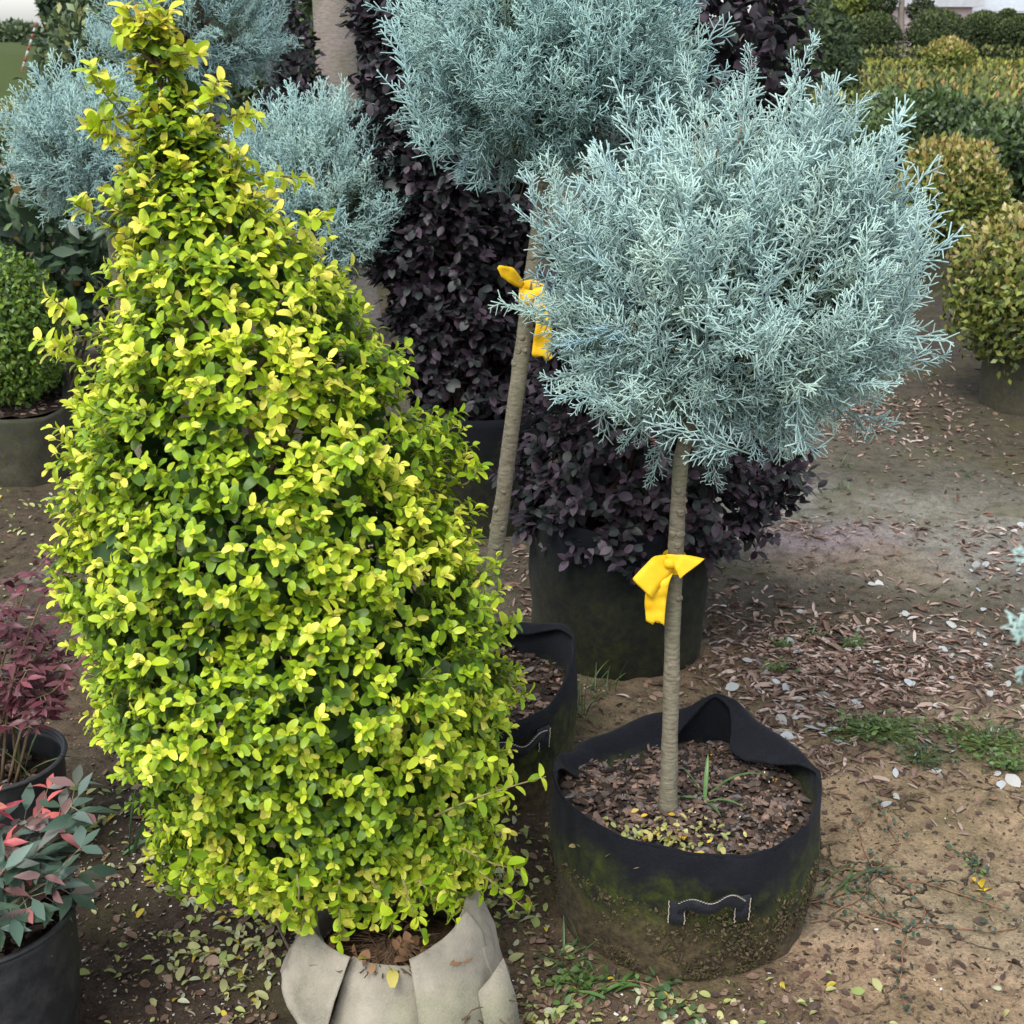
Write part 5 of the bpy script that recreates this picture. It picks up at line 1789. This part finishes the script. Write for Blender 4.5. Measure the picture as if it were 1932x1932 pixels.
def ribbon1():
    Y = Y1 - 0.03
    def q(x, y, dy=0.0):
        return at(x, y, Y + dy)
    t = thing('ribbon', 'yellow ribbon bow on the trunk of the nearest blue tree', 'ribbon', q(1268, 1060), 'yellow ribbons tied round trunks')
    # left loop: out from the knot, down left, back
    strip(t, 'loop', [(q(1262, 1048), q(1272, 1072)), (q(1232, 1050, -.012), q(1262, 1092, -.015)), (q(1193, 1092, -.03), q(1228, 1126, -.03)), (q(1196, 1096, -.024), q(1232, 1130, -.022))], 0, seed=1)
    strip(t, 'loop', [(q(1258, 1050, .004), q(1273, 1070, .0)), (q(1225, 1064, .012), q(1255, 1100, .008)), (q(1195, 1094, -.018), q(1230, 1128, -.02))], 0, seed=2)
    # hanging tail
    strip(t, 'tail', [(q(1240, 1085, -.012), q(1270, 1082, -.008)), (q(1218, 1112, -.024), q(1262, 1098, -.02)), (q(1216, 1140, -.02), q(1256, 1140, -.018)), (q(1219, 1170, -.02), q(1253, 1182, -.02))], 0, n=26, m=9, seed=3, torn=0.007)
    # right wing folded over
    strip(t, 'loop', [(q(1256, 1046, -.006), q(1268, 1064, -.008)), (q(1290, 1046, -.015), q(1276, 1076, -.022)), (q(1330, 1055, -.012), q(1283, 1092, -.03))], 0, seed=4)
    # band and knot
    th = np.linspace(0, 2 * np.pi, 25)
    cc = q(1272, 1060, 0.03)
    V = np.array([[cc[0] + .0205 * math.cos(a), cc[1] + .0205 * math.sin(a), cc[2] + z + .004 * math.sin(a)] for a in th for z in (-.012, 0, .012)])
    o = part('band', t, V, grid_faces(25, 3), M['ribbon'])
    k = q(1263, 1060, -.006)
    v, f = tube(np.array([k + np.array([-.010, 0, .002]), k + np.array([-.006, -.003, .0]), k + np.array([.005, -.003, -.001]), k + np.array([.010, 0, -.002])]), np.array([.002, .0095, .0095, .002]), 10, .3, 4)
    part('knot', t, v, f, M['ribbon'])


def ribbon2():
    Y = Y2 - 0.02
    def q(x, y, dy=0.0):
        return at(x, y, Y + dy)
    t = thing('ribbon', 'yellow ribbon on the leaning trunk with long tail hanging right', 'ribbon', q(1000, 552), 'yellow ribbons tied round trunks')
    strip(t, 'loop', [(q(990, 535, .0), q(984, 545, .0)), (q(970, 505, -.02), q(962, 535, -.02)), (q(942, 500, -.03), q(945, 522, -.03)), (q(938, 506, -.028), q(946, 524, -.026))], 0, seed=11)
    strip(t, 'loop', [(q(988, 540, .01), q(990, 548, .01)), (q(965, 512, .012), q(975, 540, .012)), (q(940, 506, -.02), q(952, 526, -.02))], 0, seed=12)
    strip(t, 'tail', [(q(1006, 545, -.015), q(1024, 540, -.01)), (q(1010, 580, -.03), q(1036, 575, -.02)), (q(1012, 610, -.035), q(1042, 615, -.03)), (q(1006, 640, -.035), q(1040, 640, -.03)), (q(1003, 672, -.03), q(1042, 682, -.03))], 0, n=26, m=7, seed=13, torn=0.008)
    th = np.linspace(0, 2 * np.pi, 25)
    cc = q(1003, 553, 0.025)
    V = np.array([[cc[0] + .0245 * math.cos(a) + z * .12, cc[1] + .0245 * math.sin(a), cc[2] + z + .006 * math.sin(a * 1)] for a in th for z in (-.016, 0, .016)])
    o = part('band', t, V, grid_faces(25, 3), M['ribbon'])
    solidify(o, .001, 0)


ribbon1()
ribbon2()

# ================================================================== LITTER, WEEDS, GRASS
def curl_t(seed):
    """dry leaf rolled along its length"""
    r = np.random.default_rng(seed)
    ra = r.uniform(0.09, 0.16)
    span = r.uniform(1.6, 3.6)
    n, m = 5, 4
    V, A = [], []
    for i in range(n):
        s = i / (n - 1)
        w_ = [0.25, .85, 1, .85, .2][i]
        for j in range(m):
            a = (j / (m - 1) - .5) * span * w_ - math.pi / 2
            V.append((ra * math.cos(a), s - .5 , ra * (1 + math.sin(a)) + 0.1 * (s - .5) ** 2))
            A.append(abs(j / (m - 1) - .5) * 2)
    return np.array(V), grid_faces(n, m), np.array(A)


CURL = [curl_t(s) for s in range(6)]


def litter_pts(blobs, dens=1.0):
    out = []
    for px, py, rx, ry, n in blobs:
        g = gp(px, py)
        n = int(n * dens)
        p = np.stack([g[0] + rng.normal(0, rx, n), g[1] + rng.normal(0, ry * 1.25, n)], 1)
        out.append(p)
    p = np.concatenate(out)
    z = ground_h(p[:, 0], p[:, 1])
    return np.c_[p, z + 0.003]


def free(P):
    ok = np.ones(len(P), bool)
    for c, r in ((FP, .25), (P2, .22), (P3, .24), (P4, .22), (PN1, .13), (PN2, .11), (PB, .21), (PR2, .23), (GC, .20)):
        ok &= (P[:, 0] - c[0]) ** 2 + (P[:, 1] - c[1]) ** 2 > r * r
    return ok & (P[:, 1] > 1.4)


def scatter_things(name, label, group, cat, temps, P, size, pal, wts, mat, nsing, stuff_name, stuff_label, tilt=0.3, lift=0.0):
    P = P[free(P)]
    n = len(P)
    d = rnd_dir(n) * np.array([1, 1, 0.15])
    up = np.array([0, 0, 1.0]) + rng.normal(size=(n, 3)) * tilt
    B = frames(d, up)
    sc = size * rng.lognormal(0, .28, n)
    P = P + np.array([0, 0, lift])
    col = pick(pal, wts, n)
    tid = rng.integers(0, len(temps), n)
    x, y, dd = project(P)
    vis = (x > 10) & (x < 1922) & (y > 10) & (y < 1925)
    score = np.where(vis, sc / dd, 0)
    order = np.argsort(-score)
    big, rest = order[:nsing], order[nsing:]
    if len(rest):
        acc = Acc()
        for t in range(len(temps)):
            ids = rest[tid[rest] == t]
            if len(ids) == 0:
                continue
            V, F, A = temps[t]
            Vw = np.einsum('nij,vj->nvi', B[ids], V) * sc[ids][:, None, None] + P[ids][:, None]
            nv = len(V)
            Fl = [(f[None] + (np.arange(len(ids)) * nv)[:, None, None]).reshape(-1, f.shape[1]) for f in (F if isinstance(F, list) else [F])]
            cc = np.concatenate([np.repeat(col[ids][:, None, :], nv, 1), np.tile(A[None, :, None], (len(ids), 1, 1))], 2)
            acc.add(Vw.reshape(-1, 3), Fl, cc.reshape(-1, 4))
        V, F, cc = acc.get()
        tag(link(stuff_name, mesh(stuff_name, V, F, cc, True, mat)), stuff_label, None, None, 'stuff')
    nb = 10
    rank = np.argsort(np.argsort(col[big].sum(1))) * nb // max(1, nsing)
    cache = {}
    for q, i in enumerate(big):
        k = (tid[i], rank[q])
        if k not in cache:
            V, F, A = temps[tid[i]]
            cache[k] = mesh(name, V, F, np.c_[np.tile(col[i], (len(V), 1)), A], True, mat)
        o = bpy.data.objects.new(name, cache[k])
        C.objects.link(o)
        mt = Matrix.Identity(4)
        for r in range(3):
            for c in range(3):
                mt[r][c] = float(B[i, r, c] * sc[i])
            mt[r][3] = float(P[i, r])
        o.matrix_basis = mt
        tag(o, label, cat, group)


DRY = [(0.30, 0.21, 0.175), (0.40, 0.30, 0.25), (0.20, 0.125, 0.095), (0.11, 0.07, 0.055), (0.52, 0.42, 0.37)]
P = litter_pts([(1520, 1200, .10, .09, 170), (1600, 1270, .20, .12, 420), (1480, 1270, .10, .10, 160), (1700, 1290, .20, .10, 330), (1560, 1370, .18, .06, 200), (1640, 1240, .28, .10, 260), (1850, 1200, .14, .10, 120), (1900, 1040, .10, .14, 120), (1660, 780, .22, .18, 320), (1620, 800, .12, .10, 150), (1640, 1440, .16, .06, 70), (1700, 1080, .4, .2, 110), (1500, 1000, .08, .05, 60), (1650, 1000, .12, .06, 40), (1800, 1500, .25, .1, 16), (1750, 1750, .5, .3, 22), (1000, 1110, .05, .2, 90), (1010, 1240, .04, .10, 60), (1400, 1180, .1, .08, 50), (1780, 850, .4, .2, 140), (1650, 690, .5, .3, 120)], 1.5)
scatter_things('dry_leaf', 'curled tan dry leaf lying loose on the soil at right', 'curled dry leaves on the soil', 'leaf', CURL, P, 0.028, DRY, (4, 3, 4, 4, 2), M['dry'], 260, 'dry_leaf_litter', 'drift of curled dry leaves beyond the single ones')
P = litter_pts([(1600, 1260, .30, .18, 34), (1820, 1190, .15, .10, 12), (1500, 1360, .15, .1, 10), (1650, 1420, .3, .1, 7), (1750, 1050, .4, .2, 14)], 2.0)
scatter_things('pale_leaf', 'pale grey white upturned leaf among the brown litter at right', 'pale upturned leaves', 'leaf', LT_OVAL, P, 0.027, [(0.42, 0.45, 0.46), (0.50, 0.50, 0.47), (0.34, 0.36, 0.35)], (2, 2, 1), M['dry'], 90, 'pale_leaf_litter', 'pale leaves', tilt=.5, lift=.004)
# flat brown scraps everywhere
P = litter_pts([(1500, 1250, .6, .3, 900), (1700, 900, .9, .8, 1000), (300, 1750, .35, .25, 420), (150, 1100, .4, .5, 500), (950, 1850, .3, .12, 260), (1200, 1900, .3, .07, 200), (1650, 1700, .5, .3, 260), (1400, 1880, .35, .1, 140), (100, 800, .6, .6, 400), (1150, 1350, .4, .2, 200)])
scatter_things('leaf_scrap', 'small brown leaf scrap trodden into the soil', 'brown leaf scraps', 'leaf', LT_OVAL, P, 0.018, [(0.13, 0.08, 0.055), (0.20, 0.13, 0.09), (0.08, 0.055, 0.045), (0.27, 0.19, 0.14)], (3, 3, 3, 2), M['dry'], 40, 'brown_scraps', 'brown leaf scraps and crumbs on the soil', tilt=.45, lift=.002)
# clippings of the golden shrub at lower left and under it
cl_pal = [(0.34, 0.38, 0.13), (0.42, 0.42, 0.19), (0.46, 0.36, 0.05), (0.25, 0.31, 0.10), (0.40, 0.42, 0.28)]


def clipping(px, py, n_, Ls, label, pal=cl_pal, w_=(4, 4, 1, 3, 2), ang=None):
    g = gp(px, py)
    g[2] = gz(g[0], g[1]) + 0.006
    t = thing('clipped_sprig', label, 'sprig', g, 'clipped sprigs on the soil')
    a = rng.uniform(0, 2 * np.pi) if ang is None else ang
    d = np.array([[math.cos(a), math.sin(a), 0.05]])
    lp, lb, ls, age, sid = shoots(g[None], d, np.array([Ls]), n_ + 1, 0.022, ang=(55, 35), up=2.0, jit=.25)
    lp = lp + rng.normal(size=lp.shape) * .003
    lp[:, 2] = np.maximum(lp[:, 2], g[2])
    emit(t, 'leaf', LT_GOLD, lp, lb, ls, pick(pal, w_, len(lp)), rng.integers(0, 3, len(lp)), M['dry'], len(lp), nest=False)
    v, f, cc = sticks(g[None], g[None] + d * Ls, np.array([.0012]), np.array([.0007]), (0.2, 0.17, 0.08), (0.25, 0.24, 0.1))
    part('stalk', t, v, f, M['twig'], cc)


spots = [(340, 1690, 'pale clipped sprig on dark soil beside the nandina pot, higher one'), (305, 1765, 'grey green clipped sprig on dark soil in the lower left, lower one'), (500, 1735, 'clipped sprig left of the bag under the shrub skirt'), (560, 1740, 'clipped sprig right against the beige bag'), (500, 1790, 'yellowing clipped sprig left of the beige bag'), (430, 1800, 'dry pale clipped sprig in the middle of dark soil'), (475, 1850, 'yellow clipped sprig below the others on dark soil'), (410, 1875, 'fresh green clipped sprig near the bottom edge'), (470, 1905, 'pale clipped sprig at the bottom edge'), (340, 1845, 'single yellow sprig near the plastic pot'), (590, 1700, 'sprig fallen behind the beige bag fold'), (240, 1650, 'tiny pale sprig beside nandina leaves'), (250, 1540, 'small sprig on soil behind the nandina'), (960, 1650, 'sprig on dark soil between shrub and front pot'), (990, 1750, 'pale sprig beside the base of front pot'), (1020, 1860, 'yellow sprig on clay between bag and front pot'), (940, 1700, 'sprig beside the right side of beige bag'), (1300, 1880, 'sprig at the bottom under the front pot')]
for px, py, lab in spots:
    clipping(px, py, 5, rng.uniform(.07, .11), lab)
clipping(1860, 1690, 3, 0.04, 'bright yellow sprig on cracked clay at the right', [(0.62, 0.45, 0.03)], (1,))
P = litter_pts([(320, 1720, .22, .18, 90), (530, 1750, .10, .06, 170), (450, 1820, .16, .06, 70), (960, 1690, .07, .16, 160), (1150, 1920, .28, .05, 160), (100, 1010, .25, .25, 240), (300, 1560, .15, .2, 90), (960, 1900, .12, .05, 60), (230, 1500, .1, .25, 60)])
scatter_things('fallen_leaf', 'small yellow green fallen leaf on dark soil near the golden shrub', 'fallen golden leaves', 'leaf', LT_GOLD, P, 0.016, cl_pal, (4, 4, 1.5, 3, 3), M['dry'], 160, 'fallen_leaf_scatter', 'fallen golden shrub leaves on dark soil', tilt=.45, lift=.004)
# perlite grit
P = litter_pts([(230, 1800, .12, .2, 160), (350, 1700, .25, .2, 140), (200, 1560, .1, .2, 100), (1650, 1500, .7, .4, 130), (1300, 1900, .4, .08, 90)])
scatter_things('grit', 'white grit', 'white grit', 'grit', CHIPS, P, 0.006, [(0.62, 0.61, 0.58), (0.45, 0.44, 0.41)], (2, 1), M['chip'], 0, 'perlite_grit', 'white grit sprinkled over the soil', tilt=1.0)


def blade(p, d, L, wd, droop, n=8):
    d = nrm(np.asarray(d, float))
    pts = [np.asarray(p, float)]
    for i in range(n - 1):
        pts.append(pts[-1] + d * L / (n - 1))
        d = nrm(d + np.array([0, 0, -droop / n]))
    pts = np.array(pts)
    T = nrm(np.gradient(pts, axis=0))
    X = nrm(np.cross(T, np.array([0.05, 0.1, 1.0])))
    Nn = np.cross(X, T)
    w_ = wd * np.sin(np.pi * np.clip(np.linspace(0.12, 1.0, n), 0, 1)) ** .7 / 2 + 0.0002
    V = np.stack([pts - X * w_[:, None] + Nn * (w_ * .5)[:, None], pts, pts + X * w_[:, None] + Nn * (w_ * .5)[:, None]], 1)
    return V.reshape(-1, 3), grid_faces(n, 3)


def tuft(px, py, n_, L, wd, label, z=0.0, spread=0.9, col=(0.09, 0.16, 0.04), blades=None, rad=.015):
    g = gp(px, py, z)
    if z == 0.0:
        g[2] = gz(g[0], g[1])
    t = thing('grass_tuft', label, 'grass', g)
    dirs = blades or [(rng.normal(0, spread), rng.normal(0, spread), 1.0, rng.uniform(.6, 1.2)) for _ in range(n_)]
    for dx, dy, dz, k in dirs:
        v, f = blade(g + np.array([rng.normal(0, rad), rng.normal(0, rad), -.003]), (dx, dy, dz), L * k, wd * rng.uniform(.8, 1.2), rng.uniform(.8, 2.2))
        c = np.array(col) * rng.uniform(.7, 1.35)
        part('blade', t, v, f, M['leaf'], np.c_[np.tile(c, (len(v), 1)), np.zeros(len(v))])


tuft(1330, 1510, 6, .10, .007, 'broad bladed grass growing in the front pot beside the trunk', z=.212, blades=[(1.0, .35, 1.0, 1.7), (-.5, .1, 1.4, .9), (-.9, -.2, .6, .7), (.3, -.6, .4, .6), (.9, -.3, .6, .9), (.1, .5, 1.5, .9)], col=(0.10, 0.20, 0.06), rad=.004)
tuft(1090, 1345, 26, .13, .0035, 'fine grass clump between the two front black pots', spread=.6, col=(0.055, 0.10, 0.03))
tuft(1130, 1300, 16, .10, .003, 'sparse grass beside the base of tall black pot', spread=.8, col=(0.07, 0.115, 0.035))
tuft(1075, 1800, 18, .07, .004, 'grass tuft at the left foot of front pot', spread=.8, col=(0.07, 0.14, 0.05))
tuft(1115, 1660, 5, .09, .007, 'blades growing against the mossy wall of front pot', spread=.35, col=(0.09, 0.19, 0.05))
tuft(1160, 1865, 7, .07, .008, 'broad grass at the bottom edge below front pot', spread=1.1, col=(0.09, 0.18, 0.05))
tuft(1570, 1680, 9, .17, .005, 'wiry grass stem leaning over cracked clay right of front pot', blades=[(1.2, .35, .55, 1.2), (1.0, .9, .4, .9), (.6, .3, .9, .6), (-.4, -.5, .6, .5), (.9, -.4, .25, .9), (1.4, .1, .5, 1.0), (.4, .9, .3, .7)], col=(0.09, 0.14, 0.045))
tuft(235, 1620, 4, .20, .012, 'long broad blade of grass beside the nandina', blades=[(.3, -.3, .9, 1.0), (.6, .3, .4, .8), (.1, .1, 1.0, .8)], col=(0.06, 0.14, 0.05), rad=.01)
tuft(40, 1470, 4, .16, .007, 'pale seeding grass in the rear plastic pot at left', z=.19, blades=[(.1, .1, 1.6, 1.1), (.35, .2, 1.5, 1.2), (1.0, .1, .8, .9), (-.3, -.2, 1.0, .7)], col=(0.17, 0.24, 0.09), rad=.01)
for px, py, lab in ((1590, 930, 'small tuft on pale ground behind the front blue crown'), (1690, 760, 'small grass tuft on the path at right'), (1760, 855, 'tiny tuft on dark soil before the right bag'), (1590, 880, 'faint tuft at the edge of the pale ground'), (1830, 900, 'grass tuft near the right edge above the leaf drift'), (970, 1010, 'small weed beside the leaning trunk'), (1530, 1190, 'thin tuft above the big leaf drift')):
    tuft(px, py, 9, .06, .004, lab, spread=.9, col=(0.10, 0.16, 0.06))


def weed(px, py, r, n_, label, leaf=.012, col=(0.08, 0.15, 0.04), runners=0, col2=(0.12, 0.2, 0.05)):
    g = gp(px, py)
    g[2] = gz(g[0], g[1])
    t = thing('weed', label, 'weed', g)
    P = np.stack([g[0] + rng.normal(0, r, n_), g[1] + rng.normal(0, r * .7, n_)], 1)
    P = np.c_[P, ground_h(P[:, 0], P[:, 1]) + rng.uniform(.004, .03, n_)]
    acc = Acc()
    if runners:
        Ps = []
        for k in range(runners):
            a = rng.uniform(0, 2 * np.pi)
            q = g.copy()
            pth = [q.copy()]
            for j in range(9):
                a += rng.normal(0, .25)
                q = q + np.array([math.cos(a), math.sin(a), 0]) * r * .28
                q[2] = gz(q[0], q[1]) + .006
                pth.append(q.copy())
            v, f = tube(np.array(pth), .0014, 5)
            acc.add(v, f, (0.24, 0.13, 0.08))
            for p_ in pth:
                for _ in range(max(2, n_ // (runners * 9))):
                    Ps.append(p_ + np.array([rng.normal(0, .008), rng.normal(0, .008), rng.uniform(.003, .010)]))
        P = np.array(Ps)
    else:
        v, f, cc = sticks(np.tile(g, (len(P), 1)), P, np.full(len(P), .0008), np.full(len(P), .0006), (0.12, 0.14, 0.05), (0.12, 0.16, 0.05))
        acc.add(v, f, cc)
    m = len(P)
    B = frames(rnd_dir(m) * np.array([1, 1, .3]), np.array([0, 0, 1.]) + rng.normal(size=(m, 3)) * .35)
    emit(t, 'leaf', LT_OVAL, P, B, leaf * rng.uniform(.7, 1.3, m), pick([col, col2, tuple(np.array(col) * .6)], (3, 2, 2), m), rng.integers(0, 3, m), M['leaf'], 0, stuff='leaves')
    V, F, cc = acc.get()
    part('stalks', t, V, F, M['twig'], cc)


weed(1660, 1385, .055, 420, 'green chickweed patch below the leaf drift', .012)
weed(1740, 1430, .03, 120, 'small weed right of the chickweed patch', .011, (0.05, 0.09, 0.05), col2=(0.07, 0.12, 0.06))
weed(1870, 1400, .06, 260, 'broad weed patch near the right edge', .012)
weed(1900, 1440, .03, 140, 'weed patch lower at the right edge', .012)
weed(1650, 1640, .10, 160, 'dark creeping spurge on clay right of front pot', .011, (0.05, 0.085, 0.055), runners=7, col2=(0.075, 0.115, 0.07))
weed(1710, 1770, .09, 130, 'lower creeping spurge runner on the clay', .011, (0.05, 0.085, 0.055), runners=5, col2=(0.075, 0.115, 0.07))
weed(1250, 1860, .09, 130, 'purslane runners at the foot of front pot', .015, (0.07, 0.13, 0.05), runners=5, col2=(0.11, 0.18, 0.06))
weed(1090, 1850, .03, 80, 'small leafy weed at the left foot of front pot', .013)
weed(1840, 1620, .03, 70, 'little spurge rosette on clay at the right', .010, (0.05, 0.085, 0.06), runners=3)
weed(1465, 1270, .02, 40, 'seedling weed at the left of the leaf drift', .012)
weed(1480, 1225, .02, 40, 'seedling weed above the leaf drift', .012)
weed(1610, 1215, .018, 40, 'tiny weed inside the leaf drift', .011)

P = litter_pts([(1650, 1650, .45, .30, 3200), (1450, 1900, .4, .10, 1400), (350, 1760, .3, .2, 2200), (1500, 1250, .5, .35, 2600), (1000, 1800, .1, .2, 700), (200, 1450, .3, .3, 1200)])
scatter_things('crumb', 'soil crumb', 'soil crumbs', 'soil', CHIPS, P, 0.008, [(0.20, 0.15, 0.10), (0.28, 0.21, 0.14), (0.09, 0.065, 0.045), (0.05, 0.04, 0.03)], (2, 1.5, 3, 2), M['chip'], 0, 'soil_crumbs', 'loose crumbs of soil', tilt=1.0)

# dead white twig beside the pot and a bare stick at lower left
g = gp(1440, 1385)
acc = Acc()
for k in range(7):
    a = rng.uniform(-.4, 1.2)
    p0 = g + np.array([k * .007, rng.normal(0, .004), .006])
    pth = np.array([p0, p0 + np.array([math.cos(a) * .02, math.sin(a) * -.02, .006]), p0 + np.array([math.cos(a) * .045, math.sin(a) * -.03, .003])])
    v, f = tube(pth, .0014, 5)
    acc.add(v, f, (0.5, 0.44, 0.33))
V, F, cc = acc.get()
solo('dead_twig', 'bleached forked twig lying behind the front pot rim', 'twig', V, F, M['twig'], cc, loc=g)
pth = smooth_path([gp(540, 1690) + np.array([0, 0, .03]), gp(640, 1735) * 0 + gp(575, 1750) + np.array([0, 0, .02]), gp(485, 1860) * 0 + gp(610, 1850) * 0 + gp(590, 1790) + np.array([0, 0, .012])], 10)
v, f = tube(smooth_path([gp(500, 1700) + np.array([0, 0, .02]), gp(530, 1770) + np.array([0, 0, .014]), gp(597, 1900) + np.array([0, 0, .008])], 12), .0028, 6, .2)
solo('stick', 'thin bare stick lying on dark soil left of the beige bag', 'stick', v, f, M['twig'], np.array((0.17, 0.125, 0.09)), loc=gp(530, 1770))
